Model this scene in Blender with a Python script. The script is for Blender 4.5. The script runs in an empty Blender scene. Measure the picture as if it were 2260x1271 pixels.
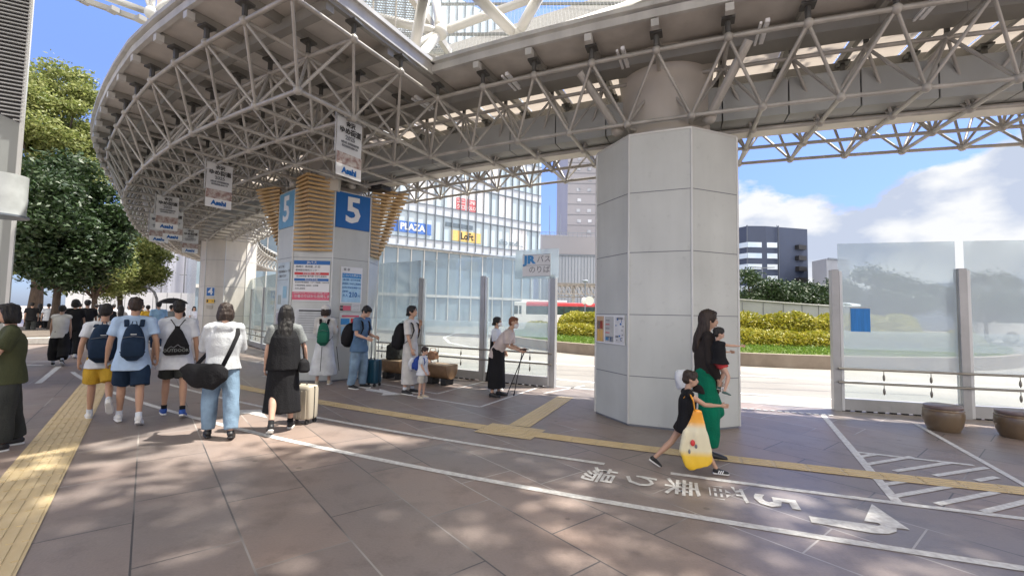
import bpy, bmesh, math, random
import numpy as np
from mathutils import Vector, Matrix, noise
R = math.radians
random.seed(7)
scene = bpy.context.scene
COL = scene.collection

# ---------------------------------------------------------------- camera
CAM = Vector((0, 0, 1.5))
FPX = 1000.0                                   # focal length in pixels of a 2260 px wide frame
PITCH, ROLL = 3.26, 1.03
CR = (Matrix.Rotation(R(90 + PITCH), 3, 'X') @ Matrix.Rotation(R(ROLL), 3, 'Z'))
cd = bpy.data.cameras.new('camera'); cam = bpy.data.objects.new('camera', cd); COL.objects.link(cam)
cd.sensor_width = 36; cd.lens = FPX / 2260 * 36; cd.clip_end = 3000; cd.clip_start = 0.05
cam.matrix_world = Matrix.Translation(CAM) @ CR.to_4x4()
scene.camera = cam

def ray(px, py):
    return CR @ Vector(((px - 1130) / FPX, -(py - 635.5) / FPX, -1))
def G(px, py, z=0.0):                           # the ground point seen at a pixel
    d = ray(px, py); t = (z - CAM.z) / d.z
    return CAM + d * t
def P(px, py, Y):                               # the point at a depth seen at a pixel
    d = ray(px, py); return CAM + d * (Y / d.y)

# ---------------------------------------------------------------- sky and sun
SUN_DIR = Vector((0.40, 0.06, 0.915)).normalized()
SUN_EL = math.asin(SUN_DIR.z)
w = bpy.data.worlds.new('World'); scene.world = w; w.use_nodes = True
nt = w.node_tree; nt.nodes.clear(); L = nt.links.new
out = nt.nodes.new('ShaderNodeOutputWorld'); bg = nt.nodes.new('ShaderNodeBackground')
sky = nt.nodes.new('ShaderNodeTexSky'); sky.sky_type = 'NISHITA'; sky.sun_disc = False
sky.sun_elevation = SUN_EL; sky.sun_rotation = math.atan2(SUN_DIR.x, SUN_DIR.y)
sky.air_density = 1.0; sky.dust_density = 0.6; sky.ozone_density = 1.2
def wn(t, **k):
    n = nt.nodes.new(t)
    for a, b in k.items(): setattr(n, a, b)
    return n
def wmath(op, a, b=None, c=None, clamp=False):
    n = wn('ShaderNodeMath', operation=op, use_clamp=clamp)
    for i, v in enumerate((a, b, c)):
        if v is None: continue
        if isinstance(v, (int, float)): n.inputs[i].default_value = v
        else: L(v, n.inputs[i])
    return n.outputs[0]
tc = wn('ShaderNodeTexCoord'); sep = wn('ShaderNodeSeparateXYZ'); L(tc.outputs['Generated'], sep.inputs[0])
mp = wn('ShaderNodeMapping'); mp.inputs['Scale'].default_value = (1, 1, 1.9); mp.inputs['Location'].default_value = (3.1, 0.35, 0.2)
L(tc.outputs['Generated'], mp.inputs[0])
nz = wn('ShaderNodeTexNoise'); nz.inputs['Scale'].default_value = 3.4; nz.inputs['Detail'].default_value = 10; nz.inputs['Roughness'].default_value = 0.56
L(mp.outputs[0], nz.inputs[0])
# clouds bank low over the city: heavier to the right, thinning with height
az = wmath('MULTIPLY', sep.outputs[0], 0.36)
lowz = wmath('ADD', wmath('MULTIPLY', sep.outputs[2], -1.7), 0.17)
cov = wmath('ADD', wmath('ADD', nz.outputs[0], az), lowz)
fac = wmath('MULTIPLY', wmath('SUBTRACT', cov, 0.45), 20.0, clamp=True)
fac = wmath('MULTIPLY', fac, wmath('MULTIPLY', wmath('ADD', sep.outputs[0], 0.45), 4.0, clamp=True))
fac = wmath('MULTIPLY', fac, wmath('MULTIPLY', wmath('SUBTRACT', 0.50, sep.outputs[2]), 6.0, clamp=True))
nz2 = wn('ShaderNodeTexNoise'); nz2.inputs['Scale'].default_value = 7.5; nz2.inputs['Detail'].default_value = 6
L(mp.outputs[0], nz2.inputs[0])
crmp = wn('ShaderNodeValToRGB'); crmp.color_ramp.elements[0].position = 0.40; crmp.color_ramp.elements[0].color = (1.45, 1.62, 2.0, 1)
crmp.color_ramp.elements[1].position = 0.56; crmp.color_ramp.elements[1].color = (2.35, 2.38, 2.45, 1)
L(nz2.outputs[0], crmp.inputs[0])
# clear deep summer blue: the model's pale horizon is toned down
sk = wn('ShaderNodeMix', data_type='RGBA', blend_type='MULTIPLY'); sk.inputs[0].default_value = 1; L(sky.outputs[0], sk.inputs[6])
gr_ = wn('ShaderNodeValToRGB'); gr_.color_ramp.elements[0].position = 0.0; gr_.color_ramp.elements[0].color = (0.22, 0.27, 0.45, 1); gr_.color_ramp.elements[1].position = 0.85; gr_.color_ramp.elements[1].color = (0.85, 0.92, 1.15, 1); ge_ = gr_.color_ramp.elements.new(0.38); ge_.color = (0.46, 0.48, 0.72, 1)
L(sep.outputs[2], gr_.inputs[0]); L(gr_.outputs[0], sk.inputs[7])
mix0 = wn('ShaderNodeMix', data_type='RGBA'); L(fac, mix0.inputs[0]); L(sk.outputs[2], mix0.inputs[6]); L(crmp.outputs[0], mix0.inputs[7])
# unseen bright clouds added overhead and behind the viewer to lift ambient light
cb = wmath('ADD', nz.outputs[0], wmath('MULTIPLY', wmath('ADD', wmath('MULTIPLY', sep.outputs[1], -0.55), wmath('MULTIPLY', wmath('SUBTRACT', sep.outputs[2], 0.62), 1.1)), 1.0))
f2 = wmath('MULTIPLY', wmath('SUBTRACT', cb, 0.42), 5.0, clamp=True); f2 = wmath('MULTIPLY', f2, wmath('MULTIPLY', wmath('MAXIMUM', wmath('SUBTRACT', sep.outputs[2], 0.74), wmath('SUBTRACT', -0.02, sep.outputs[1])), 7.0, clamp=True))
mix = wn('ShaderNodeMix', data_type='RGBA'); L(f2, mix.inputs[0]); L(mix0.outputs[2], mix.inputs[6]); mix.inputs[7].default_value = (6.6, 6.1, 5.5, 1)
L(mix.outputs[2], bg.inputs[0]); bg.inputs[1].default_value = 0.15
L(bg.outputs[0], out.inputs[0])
sl = bpy.data.lights.new('sun', 'SUN'); sl.energy = 3.7; sl.angle = R(1.0); sl.color = (1, 0.95, 0.86)
so = bpy.data.objects.new('sun', sl); COL.objects.link(so)
so.rotation_mode = 'QUATERNION'; so.rotation_quaternion = SUN_DIR.to_track_quat('Z', 'Y')
scene.view_settings.view_transform = 'Standard'; scene.view_settings.look = 'None'
scene.view_settings.gamma = 1; scene.view_settings.exposure = 1.48
scene.cycles.max_bounces = 8; scene.cycles.diffuse_bounces = 4; scene.cycles.transparent_max_bounces = 24
scene.cycles.sample_clamp_indirect = 6

# ---------------------------------------------------------------- materials
MATS = {}
def mat(name, col, rough=0.6, metal=0.0, var=0.12, vs=6.0, bump=0.0, bs=40.0, spec=0.5, col2=None, alpha=None, stretch=None, coat=0.0):
    if name in MATS: return MATS[name]
    m = bpy.data.materials.new(name); m.use_nodes = True; t = m.node_tree
    b = t.nodes['Principled BSDF']
    c = (*col, 1)
    b.inputs['Roughness'].default_value = rough; b.inputs['Metallic'].default_value = metal
    b.inputs['Specular IOR Level'].default_value = spec; b.inputs['Coat Weight'].default_value = coat
    tcn = t.nodes.new('ShaderNodeTexCoord'); src = tcn.outputs['Object']
    if stretch:
        mpn = t.nodes.new('ShaderNodeMapping'); mpn.inputs['Scale'].default_value = stretch
        t.links.new(src, mpn.inputs[0]); src = mpn.outputs[0]
    n = t.nodes.new('ShaderNodeTexNoise'); n.inputs['Scale'].default_value = vs; n.inputs['Detail'].default_value = 5
    t.links.new(src, n.inputs[0])
    r = t.nodes.new('ShaderNodeValToRGB')
    r.color_ramp.elements[0].position = 0.3; r.color_ramp.elements[1].position = 0.7
    if col2 is None:
        r.color_ramp.elements[0].color = tuple(max(0, x * (1 - var)) for x in col) + (1,)
        r.color_ramp.elements[1].color = tuple(min(1, x * (1 + var)) for x in col) + (1,)
    else:
        r.color_ramp.elements[0].color = c; r.color_ramp.elements[1].color = (*col2, 1)
    t.links.new(n.outputs[0], r.inputs[0]); t.links.new(r.outputs[0], b.inputs['Base Color'])
    if bump > 0:
        n2 = t.nodes.new('ShaderNodeTexNoise'); n2.inputs['Scale'].default_value = bs; n2.inputs['Detail'].default_value = 4
        t.links.new(src, n2.inputs[0])
        bp = t.nodes.new('ShaderNodeBump'); bp.inputs['Strength'].default_value = bump; bp.inputs['Distance'].default_value = 0.02
        t.links.new(n2.outputs[0], bp.inputs['Height']); t.links.new(bp.outputs[0], b.inputs['Normal'])
    if alpha is not None: b.inputs['Alpha'].default_value = alpha
    MATS[name] = m
    return m

def cloth(name, col, var=0.18): return mat('cloth_' + name, col, 0.85, 0, var, 5, 0.35, 60, 0.25)
STEEL = mat('painted steel tube', (0.42, 0.405, 0.375), 0.42, 0.15, 0.14, 3, 0.03, 30)
STEEL_D = mat('dark bracket steel', (0.10, 0.10, 0.095), 0.5, 0.3, 0.2, 5)
DECK = mat('canopy deck panel', (0.58, 0.555, 0.52), 0.55, 0.0, 0.10, 0.7, 0.02, 8)
DECKBEAM = mat('deck beam paint', (0.27, 0.265, 0.245), 0.5, 0.1, 0.12, 2)
FASC = mat('fascia aluminium', (0.60, 0.60, 0.58), 0.42, 0.1, 0.08, 2)
PANEL = mat('pillar cladding panel', (0.545, 0.565, 0.545), 0.42, 0.05, 0.07, 1.2, 0.015, 6)
def grime(m, amt=0.16):
    # dirt: vertical rain streaks over the whole panel and scuffs in a low band of the panel itself
    t = m.node_tree; b = t.nodes['Principled BSDF']; src = b.inputs['Base Color'].links[0].from_socket
    tcn = t.nodes.new('ShaderNodeTexCoord'); mp_ = t.nodes.new('ShaderNodeMapping'); mp_.inputs['Scale'].default_value = (3.5, 3.5, 0.5)
    n = t.nodes.new('ShaderNodeTexNoise'); n.inputs['Scale'].default_value = 1.0; n.inputs['Detail'].default_value = 7; t.links.new(tcn.outputs['Object'], mp_.inputs[0]); t.links.new(mp_.outputs[0], n.inputs[0])
    r = t.nodes.new('ShaderNodeMapRange'); r.inputs[1].default_value = .35; r.inputs[2].default_value = .7; r.inputs[3].default_value = 1.04; r.inputs[4].default_value = 1 - amt; t.links.new(n.outputs[0], r.inputs[0])
    n2 = t.nodes.new('ShaderNodeTexNoise'); n2.inputs['Scale'].default_value = 9; n2.inputs['Detail'].default_value = 8; n2.inputs['Roughness'].default_value = .7; t.links.new(tcn.outputs['Object'], n2.inputs[0])
    r2 = t.nodes.new('ShaderNodeMapRange'); r2.inputs[1].default_value = .58; r2.inputs[2].default_value = .72; r2.inputs[3].default_value = 1; r2.inputs[4].default_value = .78; t.links.new(n2.outputs[0], r2.inputs[0])
    m1 = t.nodes.new('ShaderNodeMix'); m1.data_type = 'RGBA'; m1.blend_type = 'MULTIPLY'; m1.inputs[0].default_value = 1; t.links.new(src, m1.inputs[6]); t.links.new(r.outputs[0], m1.inputs[7])
    m2 = t.nodes.new('ShaderNodeMix'); m2.data_type = 'RGBA'; m2.blend_type = 'MULTIPLY'; m2.inputs[0].default_value = .5; t.links.new(m1.outputs[2], m2.inputs[6]); t.links.new(r2.outputs[0], m2.inputs[7]); t.links.new(m2.outputs[2], b.inputs['Base Color'])
grime(PANEL, 0.06)
PANEL_L = mat('pillar joint trim', (0.62, 0.62, 0.60), 0.35, 0.3, 0.05, 3)
PANEL_W = mat('warm cladding panel', (0.60, 0.57, 0.51), 0.45, 0.0, 0.06, 1.2, 0.015, 6)
ALU = mat('anodised post', (0.42, 0.42, 0.42), 0.36, 0.3, 0.08, 4)
ALU_L = mat('light post cap', (0.62, 0.63, 0.63), 0.35, 0.4, 0.06, 4)
RAILM = mat('bronze rail', (0.26, 0.24, 0.21), 0.35, 0.6, 0.1, 8)
WOOD = mat('cedar slat', (0.50, 0.32, 0.145), 0.55, 0, 0.3, 5, 0.1, 60, col2=(0.62, 0.43, 0.21), stretch=(1, 1, 14))
LOG = mat('lacquered log', (0.16, 0.095, 0.05), 0.35, 0, 0.3, 7, 0.1, 30, col2=(0.25, 0.155, 0.085), coat=0.3)
LOGTOP = mat('log seat top', (0.36, 0.27, 0.18), 0.45, 0, 0.2, 7, 0.08, 40)
CERAM = mat('brown glazed ceramic', (0.14, 0.095, 0.055), 0.33, 0, 0.2, 3, 0.05, 20, col2=(0.20, 0.14, 0.085), coat=0.4)
WHITEP = mat('road paint', (0.72, 0.72, 0.70), 0.6, 0, 0.2, 22, 0.05, 80, col2=(0.50, 0.48, 0.46))
TACT = mat('yellow tactile paving', (0.54, 0.42, 0.23), 0.6, 0, 0.15, 6, 0.05, 40, col2=(0.60, 0.48, 0.29))
WHITE = mat('white sign face', (0.78, 0.79, 0.80), 0.4, 0, 0.03, 3)
BLUE = mat('blue sign face', (0.012, 0.13, 0.42), 0.35, 0, 0.05, 3)
BLUE2 = mat('mid blue sign face', (0.05, 0.28, 0.62), 0.4, 0, 0.05, 3)
RED = mat('red sign face', (0.62, 0.05, 0.05), 0.4, 0, 0.05, 3)
PINK = mat('pink red strip', (0.68, 0.13, 0.20), 0.4, 0, 0.05, 3)
BLACK = mat('black ink', (0.02, 0.02, 0.022), 0.5, 0, 0.1, 5)
GREY = mat('grey ink', (0.18, 0.19, 0.21), 0.5, 0, 0.1, 5)
YEL = mat('yellow sign', (0.80, 0.50, 0.07), 0.4, 0, 0.05, 3)
RUB = mat('black rubber', (0.02, 0.02, 0.02), 0.7, 0, 0.2, 8)
CHROME = mat('polished metal', (0.6, 0.6, 0.6), 0.2, 0.9, 0.05, 8)

grime(PANEL_W, 0.10); grime(FASC, 0.22); grime(STEEL, 0.22); grime(DECK, 0.14); grime(ALU, 0.12)
def glass(name, tint, opac, rough=0.08, spec=0.5):
    if name in MATS: return MATS[name]
    m = bpy.data.materials.new(name); m.use_nodes = True; t = m.node_tree; t.nodes.clear()
    o = t.nodes.new('ShaderNodeOutputMaterial'); tr = t.nodes.new('ShaderNodeBsdfTransparent')
    tr.inputs[0].default_value = (0.93, 0.97, 0.97, 1)
    df = t.nodes.new('ShaderNodeBsdfDiffuse'); df.inputs[0].default_value = (*tint, 1)
    tl = t.nodes.new('ShaderNodeBsdfTranslucent'); tl.inputs[0].default_value = (*tint, 1)
    gl = t.nodes.new('ShaderNodeBsdfGlossy'); gl.inputs['Roughness'].default_value = rough
    md = t.nodes.new('ShaderNodeMixShader'); md.inputs[0].default_value = 0.5
    t.links.new(df.outputs[0], md.inputs[1]); t.links.new(tl.outputs[0], md.inputs[2])
    mx = t.nodes.new('ShaderNodeMixShader')
    tcn = t.nodes.new('ShaderNodeTexCoord'); n = t.nodes.new('ShaderNodeTexNoise'); n.inputs['Scale'].default_value = 1.3
    mr = t.nodes.new('ShaderNodeMapRange'); mr.inputs[3].default_value = opac * 0.88; mr.inputs[4].default_value = min(1, opac * 1.12)
    t.links.new(tcn.outputs['Object'], n.inputs[0]); t.links.new(n.outputs[0], mr.inputs[0]); t.links.new(mr.outputs[0], mx.inputs[0])
    t.links.new(tr.outputs[0], mx.inputs[1]); t.links.new(md.outputs[0], mx.inputs[2])
    fr = t.nodes.new('ShaderNodeFresnel'); fr.inputs[0].default_value = 1.5
    fm = t.nodes.new('ShaderNodeMath'); fm.operation = 'MULTIPLY'; fm.inputs[1].default_value = spec; t.links.new(fr.outputs[0], fm.inputs[0])
    m2 = t.nodes.new('ShaderNodeMixShader'); t.links.new(fm.outputs[0], m2.inputs[0])
    t.links.new(mx.outputs[0], m2.inputs[1]); t.links.new(gl.outputs[0], m2.inputs[2]); t.links.new(m2.outputs[0], o.inputs[0])
    MATS[name] = m
    return m

# ---------------------------------------------------------------- mesh builder
def inv_of(parent):
    return parent.matrix_basis.inverted() if parent else Matrix.Identity(4)

class MB:
    def __init__(s): s.v = []; s.f = []
    def add(s, vs, fs):
        k = len(s.v); s.v.extend([tuple(x) for x in vs]); s.f.extend([tuple(i + k for i in f) for f in fs])
    def box(s, c, d, rz=0.0, M=None):
        x, y, z = d[0] / 2, d[1] / 2, d[2] / 2; ca, sa = math.cos(rz), math.sin(rz); vs = []
        for i in range(8):
            p = Vector(((-x, x)[i & 1], (-y, y)[i >> 1 & 1], (-z, z)[i >> 2]))
            p = M @ p if M else Vector((p.x * ca - p.y * sa, p.x * sa + p.y * ca, p.z))
            vs.append((p.x + c[0], p.y + c[1], p.z + c[2]))
        s.add(vs, [(0, 2, 3, 1), (4, 5, 7, 6), (0, 1, 5, 4), (2, 6, 7, 3), (0, 4, 6, 2), (1, 3, 7, 5)])
    def beam(s, a, b, wd, ht, up=Vector((0, 0, 1))):
        a, b = Vector(a), Vector(b); d = (b - a).normalized(); sd = d.cross(up).normalized(); u = sd.cross(d)
        vs = [q + sd * (i * wd / 2) + u * (j * ht / 2) for q in (a, b) for i, j in ((-1, -1), (1, -1), (1, 1), (-1, 1))]
        s.add(vs, [(3, 2, 1, 0), (4, 5, 6, 7), (0, 1, 5, 4), (1, 2, 6, 5), (2, 3, 7, 6), (3, 0, 4, 7)])
    def prism(s, poly, z0, z1):
        n = len(poly)
        s.add([(p[0], p[1], z0) for p in poly] + [(p[0], p[1], z1) for p in poly],
              [tuple(range(n - 1, -1, -1)), tuple(range(n, 2 * n))] + [(i, (i + 1) % n, n + (i + 1) % n, n + i) for i in range(n)])
    def tube(s, a, b, r0, r1=None, n=8, caps=True):
        a, b = Vector(a), Vector(b); r1 = r0 if r1 is None else r1
        d = (b - a); d = d.normalized() if d.length > 1e-9 else Vector((0, 0, 1))
        u = d.orthogonal().normalized(); v = d.cross(u); k = [(math.cos(2 * math.pi * i / n), math.sin(2 * math.pi * i / n)) for i in range(n)]
        vs = [a + (u * c + v * q) * r0 for c, q in k] + [b + (u * c + v * q) * r1 for c, q in k]
        fs = [(i, (i + 1) % n, n + (i + 1) % n, n + i) for i in range(n)]
        if caps: fs += [tuple(range(n - 1, -1, -1)), tuple(range(n, 2 * n))]
        s.add(vs, fs)
    def loft(s, pts, rad, side=Vector((1, 0, 0)), n=16, power=2.0, caps=True):
        """elliptical tube; rad = list of (r_side, r_other)"""
        pts = [Vector(p) for p in pts]; m = len(pts); vs = []
        for i, p in enumerate(pts):
            t = (pts[min(i + 1, m - 1)] - pts[max(i - 1, 0)]).normalized()
            sd = side - t * side.dot(t)
            sd = sd.normalized() if sd.length > 0.05 else t.orthogonal().normalized()
            o = t.cross(sd); a, b = rad[i] if isinstance(rad[i], (tuple, list)) else (rad[i], rad[i])
            for k in range(n):
                an = 2 * math.pi * k / n; c, q = math.cos(an), math.sin(an)
                c = math.copysign(abs(c) ** (2 / power), c); q = math.copysign(abs(q) ** (2 / power), q)
                vs.append(p + sd * (c * a) + o * (q * b))
        fs = [(i * n + k, i * n + (k + 1) % n, (i + 1) * n + (k + 1) % n, (i + 1) * n + k) for i in range(m - 1) for k in range(n)]
        if caps: fs += [tuple(range(n - 1, -1, -1)), tuple(range((m - 1) * n, m * n))]
        s.add(vs, fs)
    def ball(s, c, r, M=None, nu=12, nv=8):
        r = (r, r, r) if isinstance(r, (int, float)) else r; vs = []; c = Vector(c)
        for j in range(nv + 1):
            th = math.pi * j / nv
            for i in range(nu):
                ph = 2 * math.pi * i / nu
                p = Vector((r[0] * math.sin(th) * math.cos(ph), r[1] * math.sin(th) * math.sin(ph), r[2] * math.cos(th)))
                vs.append(c + (M @ p if M else p))
        fs = [(j * nu + i, (j + 1) * nu + i, (j + 1) * nu + (i + 1) % nu, j * nu + (i + 1) % nu) for j in range(nv) for i in range(nu)]
        s.add(vs, fs)
    def lathe(s, c, prof, n=32):
        vs = [(c[0] + r * math.cos(2 * math.pi * k / n), c[1] + r * math.sin(2 * math.pi * k / n), c[2] + z) for r, z in prof for k in range(n)]
        m = len(prof)
        fs = [(i * n + k, i * n + (k + 1) % n, (i + 1) * n + (k + 1) % n, (i + 1) * n + k) for i in range(m - 1) for k in range(n)]
        s.add(vs, fs)
    def face(s, pts): s.add(pts, [tuple(range(len(pts)))])
    def build(s, name, m, parent=None, smooth=False, bevel=0.0, raw=False):
        me = bpy.data.meshes.new(name); M = Matrix.Identity(4) if raw else inv_of(parent)
        me.from_pydata([M @ Vector(p) for p in s.v] if parent else s.v, [], s.f); me.validate(clean_customdata=False)
        bm = bmesh.new(); bm.from_mesh(me); bmesh.ops.remove_doubles(bm, verts=bm.verts, dist=1e-6)
        bmesh.ops.recalc_face_normals(bm, faces=bm.faces); bm.to_mesh(me); bm.free()
        me.materials.append(m); o = bpy.data.objects.new(name, me); COL.objects.link(o)
        if parent: o.parent = parent
        if smooth:
            me.polygons.foreach_set('use_smooth', [True] * len(me.polygons))
            if smooth == 'auto':
                me.set_sharp_from_angle(angle=R(35))
        if bevel:
            b = o.modifiers.new('bevel', 'BEVEL'); b.width = bevel; b.segments = 2; b.limit_method = 'ANGLE'
        return o

def tag(o, label=None, cat=None, group=None, kind=None):
    if label: o['label'] = label
    if cat: o['category'] = cat
    if group: o['group'] = group
    if kind: o['kind'] = kind
    return o
def thing(name, label, cat, loc=(0, 0, 0), rz=0.0, group=None):
    o = bpy.data.objects.new(name, None); COL.objects.link(o); o.empty_display_size = 0.2
    o.matrix_basis = Matrix.Translation(Vector(loc)) @ Matrix.Rotation(rz, 4, 'Z')
    return tag(o, label, cat, group)
def copy_tree(o, parent=None):
    c = o.copy(); COL.objects.link(c)
    if parent: c.parent = parent
    for ch in list(o.children): copy_tree(ch, c)
    return c

TMP = bpy.data.scenes.new('workbench')            # shapes are evaluated here, removed at the end
def tmp_graph():
    with bpy.context.temp_override(scene=TMP, view_layer=TMP.view_layers[0]):
        g = bpy.context.evaluated_depsgraph_get(); g.update()
    return g
def text(body, size, loc, xd, yd, m, parent=None, name='lettering', align='CENTER', sx=1.0, ext=0.002, bold=0.0, space=1.0, line=1.0):
    cu = bpy.data.curves.new('t', 'FONT'); cu.body = body; cu.size = size; cu.align_x = align; cu.align_y = 'CENTER'
    cu.extrude = ext; cu.resolution_u = 2; cu.offset = bold; cu.space_character = space; cu.space_line = line
    o = bpy.data.objects.new('t', cu); TMP.collection.objects.link(o)
    me = bpy.data.meshes.new_from_object(o.evaluated_get(tmp_graph()))
    bpy.data.objects.remove(o); bpy.data.curves.remove(cu)
    xd = Vector(xd).normalized(); yd = Vector(yd).normalized(); zd = xd.cross(yd)
    M = Matrix.Translation(Vector(loc)) @ Matrix((xd * sx, yd, zd)).transposed().to_4x4()
    me.transform(inv_of(parent) @ M); me.materials.clear(); me.materials.append(m); me.name = name
    ob = bpy.data.objects.new(name, me); COL.objects.link(ob)
    if parent: ob.parent = parent
    return ob
def plate(name, m, loc, xd, yd, wd, ht, th=0.01, parent=None, bevel=0):
    xd = Vector(xd).normalized(); yd = Vector(yd).normalized(); zd = xd.cross(yd)
    b = MB(); b.box((0, 0, 0), (wd, ht, th), M=Matrix((xd, yd, zd)).transposed())
    b.v = [tuple(Vector(p) + Vector(loc)) for p in b.v]
    return b.build(name, m, parent, bevel=bevel)

# ---------------------------------------------------------------- ring geometry of the bus circle
CX, CY = 15.5, 39.5
def pol(r, ph, z=0.0):
    a = R(ph); return Vector((CX - r * math.sin(a), CY - r * math.cos(a), z))
def tan_(ph): a = R(ph); return Vector((math.cos(a), -math.sin(a), 0))        # towards the right
def rad_(ph): a = R(ph); return Vector((math.sin(a), math.cos(a), 0))         # towards the road (away)
UP = Vector((0, 0, 1))
# ================================================================ the setting
def node_mat(name):
    m = bpy.data.materials.new(name); m.use_nodes = True; MATS[name] = m
    return m, m.node_tree, m.node_tree.nodes['Principled BSDF']

# brown slabs laid in rows along the walking direction
m, t, b = node_mat('brown slab paving'); N = t.nodes.new; K = t.links.new
tcn = N('ShaderNodeTexCoord'); mpn = N('ShaderNodeMapping'); mpn.inputs['Rotation'].default_value = (0, 0, R(-128.8)); K(tcn.outputs['Object'], mpn.inputs[0])
br = N('ShaderNodeTexBrick'); K(mpn.outputs[0], br.inputs[0])
br.inputs['Scale'].default_value = 1; br.inputs['Brick Width'].default_value = 1.15; br.inputs['Row Height'].default_value = 0.56
br.inputs['Mortar Size'].default_value = 0.006; br.inputs['Mortar Smooth'].default_value = 0.1; br.offset = 0.37; br.inputs['Bias'].default_value = 0.0
br.inputs['Color1'].default_value = (0.272, 0.222, 0.192, 1); br.inputs['Color2'].default_value = (0.225, 0.194, 0.176, 1); br.inputs['Mortar'].default_value = (0.5, 0.5, 0.5, 1)
n1 = N('ShaderNodeTexNoise'); n1.inputs['Scale'].default_value = 0.45; n1.inputs['Detail'].default_value = 6; K(tcn.outputs['Object'], n1.inputs[0])
n2 = N('ShaderNodeTexNoise'); n2.inputs['Scale'].default_value = 60; n2.inputs['Detail'].default_value = 5; K(tcn.outputs['Object'], n2.inputs[0])
r1 = N('ShaderNodeValToRGB'); r1.color_ramp.elements[0].position = .35; r1.color_ramp.elements[1].position = .68
r1.color_ramp.elements[0].color = (0.90, 0.93, 0.98, 1); r1.color_ramp.elements[1].color = (1.12, 1.0, 0.94, 1); K(n1.outputs[0], r1.inputs[0])
mx = N('ShaderNodeMix'); mx.data_type = 'RGBA'; mx.blend_type = 'MULTIPLY'; mx.inputs[0].default_value = 1; K(br.outputs[0], mx.inputs[6]); K(r1.outputs[0], mx.inputs[7])
r2 = N('ShaderNodeMapRange'); r2.inputs[3].default_value = 0.86; r2.inputs[4].default_value = 1.14; K(n2.outputs[0], r2.inputs[0])
mx2 = N('ShaderNodeMix'); mx2.data_type = 'RGBA'; mx2.blend_type = 'MULTIPLY'; mx2.inputs[0].default_value = 1; K(mx.outputs[2], mx2.inputs[6]); K(r2.outputs[0], mx2.inputs[7])
# joints: dark mostly, pale with lime in places
n3 = N('ShaderNodeTexNoise'); n3.inputs['Scale'].default_value = 0.5; mp3 = N('ShaderNodeMapping'); mp3.inputs['Location'].default_value = (7.3, 2.2, 0)
K(tcn.outputs['Object'], mp3.inputs[0]); K(mp3.outputs[0], n3.inputs[0])
jr = N('ShaderNodeValToRGB'); jr.color_ramp.elements[0].position = .47; jr.color_ramp.elements[1].position = .56
jr.color_ramp.elements[0].color = (0.075, 0.07, 0.07, 1); jr.color_ramp.elements[1].color = (0.40, 0.37, 0.34, 1); K(n3.outputs[0], jr.inputs[0])
mj = N('ShaderNodeMix'); mj.data_type = 'RGBA'; K(br.outputs['Fac'], mj.inputs[0]); n4 = N('ShaderNodeTexNoise'); n4.inputs['Scale'].default_value = 3.1; n4.inputs['Detail'].default_value = 9; n4.inputs['Roughness'].default_value = .68; K(tcn.outputs['Object'], n4.inputs[0])
r4 = N('ShaderNodeMapRange'); r4.inputs[1].default_value = .50; r4.inputs[2].default_value = .72; r4.inputs[3].default_value = 1.0; r4.inputs[4].default_value = .70; K(n4.outputs[0], r4.inputs[0])
vo = N('ShaderNodeTexVoronoi'); vo.inputs['Scale'].default_value = 1.7; K(tcn.outputs['Object'], vo.inputs[0])
r5 = N('ShaderNodeMapRange'); r5.inputs[1].default_value = .035; r5.inputs[2].default_value = .055; r5.inputs[3].default_value = .62; r5.inputs[4].default_value = 1.0; K(vo.outputs['Distance'], r5.inputs[0])
mm = N('ShaderNodeMath'); mm.operation = 'MULTIPLY'; K(r4.outputs[0], mm.inputs[0]); K(r5.outputs[0], mm.inputs[1])
mx3 = N('ShaderNodeMix'); mx3.data_type = 'RGBA'; mx3.blend_type = 'MULTIPLY'; mx3.inputs[0].default_value = 1; K(mx2.outputs[2], mx3.inputs[6]); K(mm.outputs[0], mx3.inputs[7]); K(mx3.outputs[2], mj.inputs[6]); K(jr.outputs[0], mj.inputs[7])
K(mj.outputs[2], b.inputs['Base Color']); 
rr = N('ShaderNodeMapRange'); rr.inputs[3].default_value = 0.28; rr.inputs[4].default_value = 0.55; K(n1.outputs[0], rr.inputs[0]); K(rr.outputs[0], b.inputs['Roughness'])
bp = N('ShaderNodeBump'); bp.inputs['Strength'].default_value = 0.12; bp.inputs['Distance'].default_value = 0.01; K(n2.outputs[0], bp.inputs['Height']); K(bp.outputs[0], b.inputs['Normal'])
PAVE = m

ROAD = mat('pale concrete road', (0.235, 0.210, 0.185), 0.7, 0, 0.1, 0.5, 0.05, 20, col2=(0.30, 0.272, 0.24))
ROADW = mat('worn road marking', (0.75, 0.74, 0.72), 0.6, 0, 0.2, 5)
KERBS = mat('kerb granite', (0.36, 0.35, 0.33), 0.6, 0, 0.15, 12, 0.1, 60)

b = MB(); b.box((0, 0, -0.62), (1800, 1800, 1.0)); o = tag(b.build('ground', ROAD), kind='structure')

def sector(r0, r1, p0, p1, z0, z1, step=1.0):
    mb = MB(); n = max(1, int(abs(p1 - p0) / step)); A = [p0 + (p1 - p0) * i / n for i in range(n + 1)]
    vs = []
    for a in A:
        for r, z in ((r0, z0), (r1, z0), (r1, z1), (r0, z1)): vs.append(pol(r, a, z))
    fs = []
    for i in range(n):
        k = i * 4
        for q in range(4): fs.append((k + q, k + (q + 1) % 4, k + 4 + (q + 1) % 4, k + 4 + q))
    fs += [(0, 1, 2, 3), (n * 4 + 3, n * 4 + 2, n * 4 + 1, n * 4)]
    mb.add(vs, fs); return mb
tag(sector(33.35, 66, -40, 110, -0.11, 0.0).build('sidewalk', PAVE), kind='structure')
tag(sector(33.19, 33.345, -40, 110, -0.11, 0.004).build('kerb', KERBS), kind='structure')

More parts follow.
